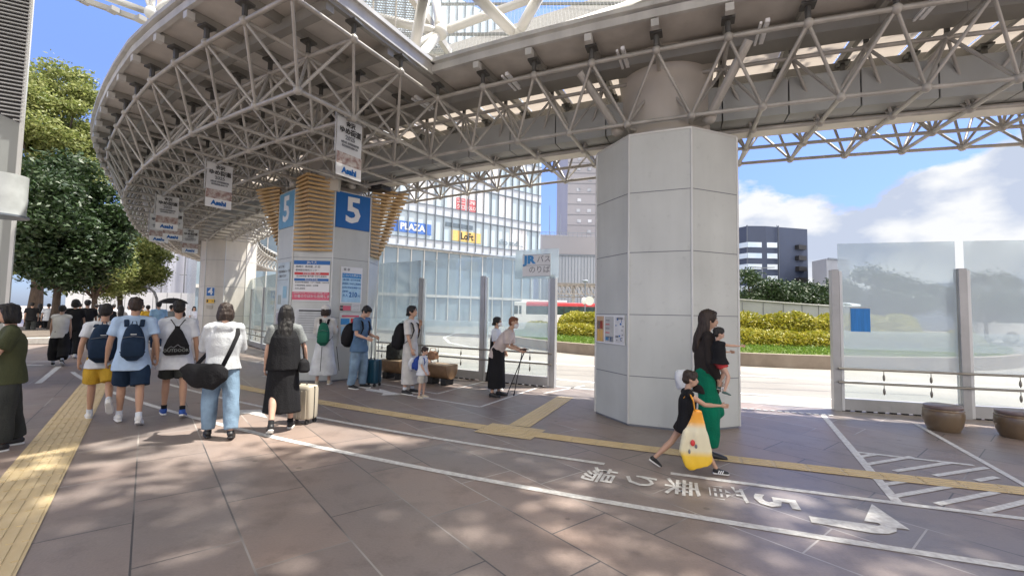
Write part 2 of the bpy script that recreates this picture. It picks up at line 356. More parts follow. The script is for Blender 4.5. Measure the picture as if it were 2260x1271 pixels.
# painted lines (each a sheet 4 mm above the slabs)
def line(r0, r1, p0, p1, z=0.004, name='painted_line', m=WHITEP, kind='structure'):
    mb = MB(); n = max(1, int(abs(p1 - p0) / 0.5)); A = [p0 + (p1 - p0) * i / n for i in range(n + 1)]
    vs = [pol(r, a, z) for a in A for r in (r0, r1)]
    mb.add(vs, [(2 * i, 2 * i + 1, 2 * i + 3, 2 * i + 2) for i in range(n)])
    return tag(mb.build(name, m), kind=kind)
line(38.62, 38.70, 8, 41.2)
def ph_of(v): return math.degrees(math.atan2(CX - v.x, CY - v.y))
line(37.70, 37.77, 8, ph_of(G(1482, 1031)))
line(37.70, 37.77, ph_of(G(1346, 1006)), 36.2)
def gline(pts, wd, z=0.004, name='painted_line', m=WHITEP):
    mb = MB()
    for a, c in zip(pts, pts[1:]):
        a, c = Vector(a), Vector(c); a.z = c.z = z; d = (c - a).normalized(); s = Vector((-d.y, d.x, 0)) * wd / 2
        mb.face([a - s, c - s, c + s, a + s])
    return tag(mb.build(name, m), kind='structure')
gline([pol(34.0, 18.15), pol(37.7, 19.0)], 0.075)
gline([pol(34.1, 16.25), pol(36.9, 16.95)], 0.06)
hm = MB()
for i, (x0, y0, x1, y1) in enumerate([(1893, 998, 2150, 1027), (1898, 1008, 1935, 1002), (1912, 1025, 2013, 1008), (1975, 1040, 2098, 1021), (2063, 1050, 2178, 1032), (2155, 1061, 2200, 1053),
        (1948, 1070, 2010, 1060), (1970, 1096, 2100, 1073), (2068, 1113, 2200, 1086), (2170, 1130, 2280, 1103)]):
    a, c = G(x0, y0), G(x1, y1); d = (c - a).normalized(); s = Vector((-d.y, d.x, 0)) * 0.03
    z = 0.0048 if i else 0.0044
    for q in (a, c): q.z = z
    hm.face([a - s, c - s, c + s, a + s])
tag(hm.build('hatched_marking', WHITEP), kind='structure')
# queue box beside the glass screen
gline([G(765, 850), G(1060, 898), G(1200, 851)], 0.05)
gline([G(830, 845), G(965, 869), G(1068, 842)], 0.045)
gline([G(1290, 851), G(1200, 868)], 0.05)
gline([G(0, 806), G(95, 806)], 0.10); gline([G(84, 846), G(130, 809)], 0.10); gline([G(40, 798), G(140, 798)], 0.09)
mb = MB(); mb.face([G(x, y, 0.005) for x, y in ((808, 858), (838, 861), (836, 857), (886, 871), (842, 872), (846, 867), (806, 861))]); tag(mb.build('arrow_marking', WHITEP), kind='structure')
mb = MB(); mb.face([G(x, y, 0.005) for x, y in ((500, 905), (575, 903), (590, 922), (548, 912), (525, 914))]); tag(mb.build('arrow_marking', WHITEP), kind='structure')
for a in range(2):
    gline([G(565 + 14 * a, 800 + 30 * a, 0), G(600 + 10 * a, 804 + 30 * a, 0)], 0.05)
# big hooked arrow and the stop name painted between the two lines
mb = MB(); pts = [(1785, 1138), (1853, 1147), (1911, 1155), (1938, 1160), (1944, 1157), (1938, 1153), (1907, 1149), (1924, 1111), (2008, 1168), (1979, 1164), (1979, 1172), (1962, 1177), (1930, 1176), (1889, 1169), (1840, 1160), (1791, 1152)]
vs = [G(x, y, 0.005) for x, y in pts]
bm = bmesh.new(); bv = [bm.verts.new(v) for v in vs]; bm.faces.new(bv); bmesh.ops.triangulate(bm, faces=bm.faces[:], ngon_method='EAR_CLIP'); me = bpy.data.meshes.new('arrow_marking'); bm.to_mesh(me); bm.free(); me.materials.append(WHITEP)
o = bpy.data.objects.new('arrow_marking', me); COL.objects.link(o); tag(o, kind='structure')
for ch, x, y in (('場', 1318, 1046), ('り', 1408, 1059), ('乗', 1500, 1074), ('番', 1600, 1088), ('5', 1708, 1106)):
    c = G(x, y, 0.005); ph = math.degrees(math.atan2(CX - c.x, CY - c.y))
    o = text(ch, 0.315 if ch != '5' else 0.42, c, -rad_(ph), tan_(ph), WHITEP, name='painted_character', ext=0, bold=0.004 if ch != '5' else 0.012, sx=1.35)
    tag(o, kind='structure')

# tactile paving: base sheet plus raised bars
def tactile_ring(r0, r1, p0, p1):
    mb = MB(); n = int(abs(p1 - p0) / 0.5); A = [p0 + (p1 - p0) * i / n for i in range(n + 1)]
    vs = [pol(r, a, 0.006) for a in A for r in (r0, r1)]
    mb.add(vs, [(2 * i, 2 * i + 1, 2 * i + 3, 2 * i + 2) for i in range(n)])
    stp = 0.47                                                   # one 30 cm tile
    k = 0; a = p0
    while a < p1 - 0.2:
        for q in range(4):
            r = r0 + (r1 - r0) * (q + 0.5) / 4
            mb.beam(pol(r, a + 0.02, 0.0085), pol(r, a + stp - 0.03, 0.0085), 0.030, 0.005)
        a += stp
    return mb
tm = tactile_ring(36.88, 37.12, 7.5, 36.5)
def tact_sheet(mb, a, c, wd, z=0.0064, dots=False):
    a, c = Vector(a), Vector(c); a.z = c.z = z; d = (c - a).normalized(); s = Vector((-d.y, d.x, 0)); Ln = (c - a).length
    mb.face([a - s * wd / 2, c - s * wd / 2, c + s * wd / 2, a + s * wd / 2])
    nb = round(wd / 0.075)
    if dots:
        for i in range(int(Ln / 0.06)):
            for j in range(int(wd / 0.06)):
                q = a + d * (0.03 + i * 0.06) + s * (-wd / 2 + 0.03 + j * 0.06); mb.tube(q, q + UP * 0.005, 0.014, 0.009, 6)
    else:
        k = 0
        while k < Ln - 0.1:
            for j in range(nb):
                off = -wd / 2 + (j + 0.5) * wd / nb
                mb.beam(a + d * (k + 0.012) + s * off + UP * 0.0025, a + d * min(k + 0.285, Ln) + s * off + UP * 0.0025, 0.032, 0.005)
            k += 0.30
tact_sheet(tm, pol(36.72, 24.75), pol(34.35, 24.95), 0.30, dots=True)
tact_sheet(tm, pol(37.0, 25.35), pol(37.0, 24.15), 0.52, z=0.0068, dots=True)
tag(tm.build('tactile_paving', TACT), kind='structure')
tm = MB(); d0 = Vector((-0.627, 0.779, 0))
ea, eb = G(0, 1083), G(32, 1215); cpt = (eb + (ea + d0 * (eb - ea).dot(d0))) / 2
tact_sheet(tm, cpt - d0 * 3.5, cpt + d0 * 9.5, 0.42); tag(tm.build('tactile_paving', TACT), kind='structure')
# drain slots by the gap in the screen
mb = MB()
for i in range(22):
    a = 17.9 + i * 0.17; mb.beam(pol(33.95, a, 0.006), pol(33.95, a + 0.11, 0.006), 0.075, 0.006)
tag(mb.build('drain_slots', WHITEP), kind='structure')
# road arcs out on the bus circle
for (pts) in ([(940, 724), (880, 733), (850, 745), (862, 756), (905, 765), (960, 770)], ):
    gline([G(x + 130, y, -0.114) for x, y in pts], 0.14, -0.114, 'road_line', ROADW)
tag(sector(31.4, 31.55, -10, 80, -0.118, -0.114).build('road_line', ROADW), kind='structure')
tag(sector(28.0, 28.15, -10, 80, -0.118, -0.114).build('road_line', ROADW), kind='structure')

# ---------------------------------------------------------------- planted island in the circle
IC = Vector((12.0, 27.0, 0)); ICR = 12.3
def ic(r, a, z): return Vector((IC.x + r * math.cos(R(a)), IC.y + r * math.sin(R(a)), z))
def arcwall(mb, r0, r1, a0, a1, z0, z1, n=60):
    vs = []
    for i in range(n + 1):
        a = a0 + (a1 - a0) * i / n
        zz1 = z1(a) if callable(z1) else z1
        vs += [ic(r0, a, z0), ic(r1, a, z0), ic(r1, a, zz1), ic(r0, a, zz1)]
    fs = []
    for i in range(n):
        k = i * 4
        for q in range(4): fs.append((k + q, k + (q + 1) % 4, k + 4 + (q + 1) % 4, k + 4 + q))
    fs += [(0, 1, 2, 3), (n * 4 + 3, n * 4 + 2, n * 4 + 1, n * 4)]
    mb.add(vs, fs)
STONE = mat('stained kerb stone', (0.30, 0.25, 0.20), 0.75, 0, 0.3, 1.6, 0.2, 15, col2=(0.20, 0.16, 0.125))
mb = MB(); arcwall(mb, 12.0, 12.3, 0, 360, -0.12, 0.32, 120)
o = mb.build('planter_wall', STONE); tag(o, 'low brown stained stone wall around the clipped shrub island', 'planter wall')
SOIL = mat('lawn soil', (0.10, 0.13, 0.035), 0.9, 0, 0.3, 2, 0.3, 20, col2=(0.16, 0.22, 0.05))
mb = MB(); prof = [(12.0, 0.28), (11.3, 0.42), (10.0, 0.55), (8.6, 0.75), (0.01, 0.8)]
mb.lathe((IC.x, IC.y, 0), prof, 90); tag(mb.build('island_lawn', SOIL, smooth=True), kind='structure')

def leaf_mesh(centers, size, rng, flat=0.0, aspect=0.5):
    n = len(centers); c = np.asarray(centers, dtype=np.float64)
    d = rng.normal(size=(n, 3)); d[:, 2] *= 1 - flat; d /= np.linalg.norm(d, axis=1)[:, None]
    e = rng.normal(size=(n, 3)); e -= (e * d).sum(1)[:, None] * d; e /= np.linalg.norm(e, axis=1)[:, None]
    s = (size * (0.6 + 0.8 * rng.random(n)))[:, None]
    v = np.stack([c - d * s, c + e * s * aspect, c + d * s, c - e * s * aspect], 1).reshape(-1, 3)
    f = np.arange(4 * n).reshape(n, 4)
    return v, f
def np_mesh(name, v, f, m, parent=None):
    me = bpy.data.meshes.new(name); me.vertices.add(len(v)); me.vertices.foreach_set('co', v.astype(np.float32).ravel())
    me.loops.add(f.size); me.loops.foreach_set('vertex_index', f.astype(np.int32).ravel())
    me.polygons.add(len(f)); me.polygons.foreach_set('loop_start', np.arange(0, f.size, f.shape[1], dtype=np.int32))
    me.update(calc_edges=True); me.validate()
    me.materials.append(m); o = bpy.data.objects.new(name, me); COL.objects.link(o)
    if parent:
        o.parent = parent
        if len(v): me.transform(inv_of(parent))
    return o
def leafmat(name, c1, c2, trans=0.35):
    m = bpy.data.materials.new(name); m.use_nodes = True; t = m.node_tree; t.nodes.clear()
    o = t.nodes.new('ShaderNodeOutputMaterial'); df = t.nodes.new('ShaderNodeBsdfPrincipled'); tl = t.nodes.new('ShaderNodeBsdfTranslucent')
    df.inputs['Roughness'].default_value = 0.5
    g = t.nodes.new('ShaderNodeNewGeometry'); r = t.nodes.new('ShaderNodeValToRGB')
    r.color_ramp.elements[0].color = (*c1, 1); r.color_ramp.elements[1].color = (*c2, 1)
    t.links.new(g.outputs['Random Per Island'], r.inputs[0]); t.links.new(r.outputs[0], df.inputs['Base Color']); t.links.new(r.outputs[0], tl.inputs[0])
    mx = t.nodes.new('ShaderNodeMixShader'); mx.inputs[0].default_value = trans
    t.links.new(df.outputs[0], mx.inputs[1]); t.links.new(tl.outputs[0], mx.inputs[2]); t.links.new(mx.outputs[0], o.inputs[0])
    MATS[name] = m; return m
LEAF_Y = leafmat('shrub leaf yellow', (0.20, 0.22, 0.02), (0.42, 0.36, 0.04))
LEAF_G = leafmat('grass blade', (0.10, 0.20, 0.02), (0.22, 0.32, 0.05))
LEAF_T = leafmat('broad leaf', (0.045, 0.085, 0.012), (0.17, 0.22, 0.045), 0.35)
LEAF_L = leafmat('light leaf', (0.11, 0.155, 0.03), (0.34, 0.36, 0.13), 0.42)  # sunlit brightness of the tall tree is put into this leaf colour
LEAF_D = leafmat('dark leaf', (0.014, 0.034, 0.010), (0.04, 0.075, 0.02), 0.15)  # shade of the low left crown is put into this leaf colour
BARK = mat('bark', (0.075, 0.055, 0.04), 0.9, 0, 0.35, 10, 0.5, 30, stretch=(1, 1, 0.3))
rng = np.random.default_rng(3)
def hedge(r0, r1, z0, z1, n, label, m, size):
    a = np.radians(rng.uniform(175, 330, n)); r = rng.uniform(r0, r1, n)
    lump = np.array([noise.noise(Vector((math.cos(x) * 9, math.sin(x) * 9, y * 1.3))) for x, y in zip(a, r)])
    mid = (r0 + r1) / 2; hw = (r1 - r0) / 2
    top = z0 + (z1 - z0) * np.sqrt(np.clip(1 - ((r - mid) / hw) ** 4, 0, 1)) * (1 + 0.38 * lump)
    z = z0 + (top - z0) * rng.random(n) ** 0.45
    c = np.stack([IC.x + r * np.cos(a), IC.y + r * np.sin(a), z], 1)
    v, f = leaf_mesh(c, size, rng, 0.2, 0.4)
    o = np_mesh('clipped_hedge', v, f, m); tag(o, label, 'hedge')
    return o
hedge(9.9, 11.2, 0.42, 1.02, 42000, 'front row of yellow-green clipped shrubs on the round island', LEAF_Y, 0.075)
hedge(7.6, 9.2, 0.7, 1.62, 42000, 'taller rear row of yellow-green clipped shrubs below the grey curved wall', LEAF_Y, 0.08)
a = np.radians(rng.uniform(175, 330, 26000)); r = rng.uniform(11.0, 11.95, 26000)
c = np.stack([IC.x + r * np.cos(a), IC.y + r * np.sin(a), 0.30 + (12 - r) * 0.18 + rng.random(26000) * 0.14], 1)
v, f = leaf_mesh(c, 0.07, rng, -0.6, 0.16); tag(np_mesh('grass', v, f, LEAF_G), 'long green grass along the top of the stained stone island wall', 'grass', kind='stuff')
CONC = mat('grey curved concrete', (0.36, 0.38, 0.39), 0.7, 0, 0.12, 0.6, 0.08, 10)
def walltop(a): return 2.35 + 0.25 * math.sin(R(a * 2.0 + 40))
th = thing('curved_wall', 'pale grey curved concrete wall rising behind the shrub island', 'wall', (IC.x, IC.y, 0))
mb = MB(); arcwall(mb, 6.7, 6.9, 182, 345, 0, walltop, 60); mb.build('wall_panel', CONC, th, smooth='auto')
mb = MB(); arcwall(mb, 6.62, 6.98, 182, 345, 2.3, lambda a: walltop(a) + 0.05, 60)
for vtx in range(len(mb.v)):
    x, y, z = mb.v[vtx]
    if abs(z - 2.3) < 1e-6:
        an = math.degrees(math.atan2(y - IC.y, x - IC.x)) % 360; mb.v[vtx] = (x, y, walltop(an) + 0.004)
mb.build('coping', mat('pale coping', (0.62, 0.63, 0.63), 0.6), th)
mb = MB()
for k in range(22):
    a = 184 + k * 7.2; mb.box(ic(6.905, a, 1.1), (0.02, 0.03, 2.2), R(a))
mb.build('joint_strip', GREY, th)
# ================================================================ bus stop canopy with its space frame
ZD, ZU, ZL = 5.45, 5.10, 4.30
DP = 1.4; PH0 = 22.07
LEAF0 = PH0 + 4 * DP                       # where the wide lobe starts
def rout(ph):                              # outer edge of the wide lobe
    k = [(27.6, 39.2), (33, 39.1), (41, 38.6), (47, 38.0), (57, 37.25), (66, 36.75), (80, 36.5)]
    if ph <= k[0][0]: return k[0][1]
    for (a, x), (c, y) in zip(k, k[1:]):
        if ph <= c: return x + (y - x) * (ph - a) / (c - a)
    return 36.5
can = thing('bus_canopy', 'curved grey steel space-frame canopy over the bus stops', 'canopy', pol(35, 22.07))
R_IN = 33.0
def edge_r(ph): return rout(ph) if ph >= LEAF0 - 1e-6 else 36.42
# deck panels, slightly separate per bay
deck_in = MB(); deck = MB(); ribs = MB(); fas = MB(); tabs = MB()
phs = [PH0 + DP * i for i in range(-13, 42)]
for i, (a, c) in enumerate(zip(phs, phs[1:])):
    mid = (a + c) / 2; lobe = mid > LEAF0
    ro = [rout(max(a, LEAF0)), rout(c)] if lobe else [36.42, 36.42]
    g = 0.02
    for mb_, q0, q1 in ((deck, (35.5, 35.5), ro), (deck_in, (33.2, 33.2), (35.49, 35.49))):
        vs = [pol(q0[0], a + g, ZD), pol(q0[1], c - g, ZD), pol(q1[1], c - g, ZD), pol(q1[0], a + g, ZD)]
        vs += [v + UP * 0.06 for v in vs]
        mb_.add(vs, [(0, 1, 2, 3), (4, 7, 6, 5), (0, 4, 5, 1), (1, 5, 6, 2), (2, 6, 7, 3), (3, 7, 4, 0)])
    # fascia
    p, q = pol(ro[0], a, 0), pol(ro[1], c, 0)
    fas.beam(p + UP * (ZD + 0.02), q + UP * (ZD + 0.02), 0.06, 0.11)
    fas.beam(p + UP * (ZD + 0.13), q + UP * (ZD + 0.13), 0.16, 0.06)
    fas.beam(pol(33.2, a, ZD + 0.02), pol(33.2, c, ZD + 0.02), 0.06, 0.16)
    # radial rib
    rr = edge_r(a) if a >= LEAF0 - 1e-6 else 36.42
    ribs.beam(pol(33.25, a, ZD - 0.06), pol(rr - 0.05, a, ZD - 0.06), 0.07, 0.115)
    tabs.box(pol(rr - 0.03, a, ZD - 0.10), (0.10, 0.10, 0.10), R(-a))
# cut end of the lobe
a = LEAF0 - 0.05
fas.beam(pol(36.42, a, ZD + 0.02), pol(39.18, a, ZD + 0.02), 0.06, 0.17); fas.beam(pol(36.42, a, ZD + 0.13), pol(39.18, a, ZD + 0.13), 0.16, 0.06)
deck.build('roof_deck', DECK, can)
m_, t_, b_ = node_mat('translucent cream roof sheet'); tl_ = t_.nodes.new('ShaderNodeBsdfTranslucent'); tl_.inputs[0].default_value = (0.62, 0.54, 0.46, 1); b_.inputs['Base Color'].default_value = (0.66, 0.60, 0.53, 1); b_.inputs['Roughness'].default_value = 0.6  # inner deck made translucent so sun through it brightens the underside
n_ = t_.nodes.new('ShaderNodeTexNoise'); n_.inputs['Scale'].default_value = 0.8; n_.inputs['Detail'].default_value = 6; k_ = t_.nodes.new('ShaderNodeMapRange'); k_.inputs[3].default_value = .22; k_.inputs[4].default_value = .38
ms_ = t_.nodes.new('ShaderNodeMixShader'); t_.links.new(n_.outputs[0], k_.inputs[0]); t_.links.new(k_.outputs[0], ms_.inputs[0]); t_.links.new(b_.outputs[0], ms_.inputs[1]); t_.links.new(tl_.outputs[0], ms_.inputs[2]); t_.links.new(ms_.outputs[0], t_.nodes['Material Output'].inputs[0])
for i_ in range(0, len(deck_in.v), 4): pass
di = MB(); vs_ = deck_in.v
for i_ in range(0, len(vs_), 8): di.face(vs_[i_ + 4:i_ + 8])
di.build('translucent_roof', m_, can); fas.build('fascia', FASC, can); tabs.build('gutter_bracket', FASC, can)
# ring beams under the deck
for r, wd, ht in ((35.62, 0.34, 0.20), (34.45, 0.10, 0.12), (33.6, 0.10, 0.12)):
    for a, c in zip(phs, phs[1:]):
        ribs.beam(pol(r, a, ZD - 0.06 - ht / 2), pol(r, c, ZD - 0.06 - ht / 2), wd, ht)
for a, c in zip(phs, phs[1:]):
    if a < LEAF0 - 0.1: continue
    for q in (0.33, 0.72):
        r0 = 36.42 + (rout(a) - 36.42) * q; r1 = 36.42 + (rout(c) - 36.42) * q
        ribs.beam(pol(r0, a, ZD - 0.14), pol(r1, c, ZD - 0.14), 0.12, 0.15)
ribs.build('deck_beams', DECKBEAM, can)

# space frame
up, lo, dg, nd, st = MB(), MB(), MB(), MB(), MB()
ringr = [33.0, 33.8, 34.6, 35.4, 36.2]
def urows(ph):
    rows = list(ringr)
    if ph >= LEAF0 - 1e-6:
        w_ = rout(ph) - 0.25 - 36.2
        rows += [36.2 + w_ * k / 3 for k in (1, 2, 3)]
    return rows
def uz(j): return ZU if j > 0 else ZU - 0.12
U = {}
for i in range(-13, 42):
    ph = PH0 + DP * i
    for j, r in enumerate(urows(ph)):
        U[i, j] = pol(r, ph, uz(j))
Lw = {}
for (i, j) in list(U):
    ks = [(i, j), (i + 1, j), (i, j + 1), (i + 1, j + 1)]
    if all(k in U for k in ks):
        c = sum((U[k] for k in ks), Vector()) / 4; Lw[i, j] = Vector((c.x, c.y, ZL))
def near_col(p):
    for ph in COLS:
        if (Vector((p.x, p.y, 0)) - pol(35, ph)).length < 0.66: return True
    return False
COLS = (22.07, 34.3, 55.2)
rc, rd = 0.030, 0.022
for k, p in U.items():
    nd.ball(p, 0.062, None, 8, 6)
    st.tube(p, (p.x, p.y, ZD - 0.11), 0.035, n=6); st.box((p.x, p.y, ZD - 0.13), (0.16, 0.16, 0.03), R(-22))
    for q in ((k[0] + 1, k[1]), (k[0], k[1] + 1)):
        if q in U: up.tube(p, U[q], rc, n=8, caps=False)
for k, p in Lw.items():
    if not near_col(p): nd.ball(p, 0.062, None, 8, 6)
    for q in ((k[0] + 1, k[1]), (k[0], k[1] + 1)):
        if q in Lw and not (near_col(p) and near_col(Lw[q])): lo.tube(p, Lw[q], rc, n=8, caps=False)
    for q in (k, (k[0] + 1, k[1]), (k[0], k[1] + 1), (k[0] + 1, k[1] + 1)):
        if near_col(p): continue
        dg.tube(p, U[q], rd, n=6, caps=False)
up.build('upper_chords', STEEL, can, smooth=True); lo.build('lower_chords', STEEL, can, smooth=True)
dg.build('diagonal_struts', STEEL, can, smooth=True); nd.build('node_balls', STEEL, can, smooth=True); st.build('deck_stubs', STEEL_D, can)
# gutter box beam between pillars, with pale soffit channel and pipes
gb = MB(); so_ = MB(); pp = MB()
for a, c in zip(phs, phs[1:]):
    g = 0.012
    gb.beam(pol(35, a + g, 4.66), pol(35, c - g, 4.66), 0.42, 0.52)
    so_.beam(pol(34.72, a, 4.36), pol(34.72, c, 4.36), 0.30, 0.05)
    pp.tube(pol(34.62, a, 4.47), pol(34.62, c, 4.47), 0.04, n=8); pp.tube(pol(34.50, a, 4.44), pol(34.50, c, 4.44), 0.03, n=8)
gb.build('gutter_beam', mat('gutter beam paint', (0.36, 0.37, 0.36), 0.45, 0.1, 0.08, 1), can)
so_.build('soffit_channel', PANEL_W, can); pp.build('conduit', PANEL_L, can, smooth=True)
# slim lamp fittings under the deck
for k in range(-12, 41):
    if k % 2: continue
    a = PH0 + DP * (k + 0.5); lf = MB(); lf.beam(pol(35.75, a, 5.20), pol(36.25, a, 5.20), 0.05, 0.05); lf.beam(pol(35.75, a + .12, 5.18), pol(36.25, a + .12, 5.18), 0.03, 0.03)
    lf.build('tube_lamp', WHITE, can)
# black speaker / projector box hanging below
mb = MB(); c = P(838, 413, 10.2); mb.box(c, (0.42, 0.3, 0.2), R(-30)); mb.box(c + Vector((0, 0, .15)), (0.1, 0.1, 0.25)); mb.tube(c + Vector((0.0, -0.16, 0)), c + Vector((0.0, -0.2, 0)), 0.08, n=12)
tag(mb.build('floodlight', BLACK, bevel=0.01), 'black box floodlight hanging under the space frame right of the timber slats', 'floodlight')

# ================================================================ glass dome over the plaza: white tubes, mullioned glazing
dome = thing('glass_dome', 'big white tubular frame and glazing of the plaza dome above the canopy', 'dome', (0, 12, 0))
DT = mat('dome white tube', (0.50, 0.50, 0.48), 0.4, 0.1, 0.06, 2)
tb = MB()
def bigtube(mb, a, c, r=0.10):
    a, c = Vector(a), Vector(c); d = (c - a); l = d.length; d.normalize()
    mb.tube(a, a + d * min(0.25, l * .2), r * .45, r, 12); mb.tube(a + d * min(0.25, l * .2), c - d * min(0.25, l * .2), r, r, 12, caps=False); mb.tube(c - d * min(0.25, l * .2), c, r, r * .45, 12)
H1 = P(972, 72, 11); H2 = P(1140, 80, 10.6); H3 = P(905, 150, 10.4)
for q in (P(770, 25, 10.4), P(1330, -60, 12), P(952, -70, 11.6), P(870, 128, 10.6), H3): bigtube(tb, H1, q, 0.11)
bigtube(tb, H3, P(948, -60, 8.6), 0.12); bigtube(tb, H2, P(1020, -40, 9.4), 0.13); bigtube(tb, H2, P(1225, -70, 9.6), 0.13)
for h in (H1, H2, H3): tb.ball(h, 0.19, None, 14, 10)
bigtube(tb, P(925, 150, 9.8), P(1145, 92, 9.3), 0.10); bigtube(tb, P(1150, 92, 9.3), P(1470, -12, 8.6), 0.10)
# left arm across the sky
HL = P(335, 30, 13.5)
bigtube(tb, P(150, -35, 13), HL, 0.10); bigtube(tb, HL, P(560, 120, 14), 0.10); bigtube(tb, HL, P(305, -60, 13.5), 0.07); bigtube(tb, HL, P(345, -80, 13.5), 0.07); bigtube(tb, HL, P(420, -40, 13.5), 0.07)
tb.ball(HL, 0.2, None, 14, 10)
tb.build('tube_frame', DT, dome, smooth='auto')
eb_ = MB(); eb_.beam(P(120, -22, 12.9), P(560, 132, 13.9), 0.14, 0.14)
for k in range(5):
    q = P(190 + 60 * k, 3 + 20 * k, 13.1); eb_.box(q, (0.28, 0.2, 0.14), R(-25))
eb_.beam(P(760, 10, 10.6), P(700, -10, 10.6), 0.2, 0.2); eb_.beam(P(790, 62, 10.5), P(960, 128, 9.6), 0.05, 0.05)
eb_.build('edge_beam', DECKBEAM, dome)
# glazing: a sloping glass sheet with close mullions above and behind the canopy edge
A, B_, C_, D_ = Vector((-3.5, 12.4, 8.3)), Vector((13, 9.2, 7.0)), Vector((13, 14.5, 13.5)), Vector((-3.5, 17.0, 15.5))
gz = MB(); gz.face([A, B_, C_, D_]); gz.build('dome_glazing', glass('dome glass', (0.45, 0.55, 0.62), 0.012, 0.03, 0.06), dome)
ml = MB(); MULG = mat('grey glazing bar', (0.20, 0.21, 0.21), 0.5)
for k in range(0, 150):
    f_ = k / 149; a, c = A.lerp(B_, f_), D_.lerp(C_, f_); ml.beam(a + Vector((0, .03, 0)), c + Vector((0, .03, 0)), 0.007, 0.010, Vector((0, -1, 0.6)))
for k in range(5):
    f_ = k / 4; ml.beam(A.lerp(D_, f_) + Vector((0, .09, 0)), B_.lerp(C_, f_) + Vector((0, .09, 0)), 0.05, 0.08)
ml.build('mullions', MULG, dome)
# perforated maintenance grating near the lobe corner
gr = MB(); o0, ux, uy = P(680, -30, 9.6), Vector((.72, 0.10, 0.02)), Vector((0.15, 1.0, 0.15))
for k in range(34): gr.beam(o0 + ux * (k * 0.09), o0 + ux * (k * 0.09) + uy * 3.0, 0.008, 0.02)
for k in range(26): gr.beam(o0 + uy * (k * 0.12), o0 + uy * (k * 0.12) + ux * 3.0, 0.010, 0.02)
gr.build('grating', MULG, dome)
wk = MB(); wk.beam(o0 + ux * 0.0 - uy * .3, o0 + uy * 3.2, .14, .2); wk.beam(o0 + ux * 3.05, o0 + ux * 3.05 + uy * 3.2, .14, .2); wk.beam(o0 + uy * 1.5, o0 + uy * 1.5 + ux * 3.0, .08, .12); wk.beam(o0 + uy * 3.1, o0 + uy * 3.1 + ux * 3.4, .10, .14)
for k in range(4): wk.tube(o0 + ux * (.4 + k * .7) + uy * .2, o0 + ux * (.4 + k * .7) + uy * .2 - UP * 1.1, .02)
wk.build('walkway_frame', STEEL, dome)
qa, qb = G(880, 134, 26), G(1440, -44, 26); dv = (qb - qa).normalized(); nv = Vector((-dv.y, dv.x, 0)) * 3; bd = MB(); bd.prism([(v.x, v.y) for v in (qa, qb, qb + nv, qa + nv)], 21.5, 26); bd.build('cladding_band', mat('beige cladding', (.46, .44, .41)), dome)
for k_ in (.93, 1.0): bd = MB(); v = qa.lerp(qb, k_) + nv * .5; bd.tube((v.x, v.y, 0), (v.x, v.y, 21.5), .45, n=20); bd.build('support_column', DT, dome, smooth='auto')
# ribbed gutter cover lying on the canopy edge at the dome foot
rg = MB()
for k in range(120):
    a = 12 + k * 0.13; rg.beam(pol(36.15, a, ZD + 0.12), pol(36.15, a + 0.05, ZD + 0.12), 0.2, 0.10)
rg.build('louvre_gutter', FASC, dome)
# ================================================================ octagonal pillars
def az_at(px, r, far=False, y=690):
    """ring angle where the vertical plane through a pixel column meets the circle of radius r"""
    d = ray(px, y); d.z = 0; d.normalize(); c = Vector((CX, CY, 0)); b_ = d.dot(c); q = b_ * b_ - (c.length_squared - r * r)
    t = b_ - math.sqrt(max(q, 0)) if not far else b_ + math.sqrt(max(q, 0))
    p = d * t; return math.degrees(math.atan2(CX - p.x, CY - p.y))
def pillar(cph, rr, base_deg, top, label, m, joints, col_r=0.66, rc=35):
    c = pol(rc, cph); th = thing('pillar', label, 'pillar', c)
    def cor(k, q=1.0): a = R(base_deg + 22.5 + 45 * k); return Vector((c.x + rr * q * math.cos(a), c.y + rr * q * math.sin(a), 0))
    mb = MB(); mb.prism([cor(k) for k in range(8)], 0.03, top); mb.build('cladding', m, th)
    mb = MB(); mb.prism([cor(k, .985) for k in range(8)], 0.0, 0.03); mb.build('plinth', GREY, th)
    mb = MB(); mb.prism([cor(k, 1.008) for k in range(8)], top, top + 0.025); mb.build('cap', PANEL_L, th)
    mb = MB()
    for k in range(8):
        for z in joints:
            a, d = cor(k, 1.0008), cor(k + 1, 1.0008); mb.beam(a + UP * z, d + UP * z, 0.004, 0.010)
    mb.build('panel_joint', GREY, th)
    mb = MB()
    for k in range(8): p = cor(k, 1.002); mb.tube(p + UP * 0.03, p + UP * top, 0.016, n=8)
    mb.build('corner_trim', PANEL_L, th)
    mb = MB(); mb.lathe((c.x, c.y, 0), [(col_r, top + .02), (col_r, 4.9), (col_r * 1.05, 5.15), (col_r * 1.12, ZD + .01)], 40); mb.build('round_column', mat('column concrete paint', (0.46, 0.43, 0.39), 0.55, 0, 0.08, 1.5), th, smooth=True)
    mb = MB()
    for s in range(4):
        a = R(base_deg + 45 + 90 * s); d = Vector((math.cos(a), math.sin(a), 0)); e = Vector((-d.y, d.x, 0))
        mb.box(c + d * (col_r + .10) + UP * (ZL), (0.28, 0.26, 0.04), a); mb.ball(c + d * (col_r + .24) + UP * ZL, 0.10, None, 10, 8)
        mb.tube(c + d * (col_r + .24) + UP * ZL, c + d * (col_r + .9) + UP * (ZU - .05), 0.06, n=10)
    mb.build('bearing_bracket', STEEL, th, smooth='auto')
    def frame(k):                              # face k: centre, right as seen from outside, normal
        a = R(base_deg + 45 * k); n = Vector((math.cos(a), math.sin(a), 0)); return c + n * rr * math.cos(R(22.5)), Vector((-n.y, n.x, 0)), n
    return th, frame
JN = [0.68, 1.52, 2.38, 3.22]
p1, F1 = pillar(22.0, 1.075, 247, 4.04, 'large grey octagonal pillar beside the mother in green trousers', PANEL, JN)
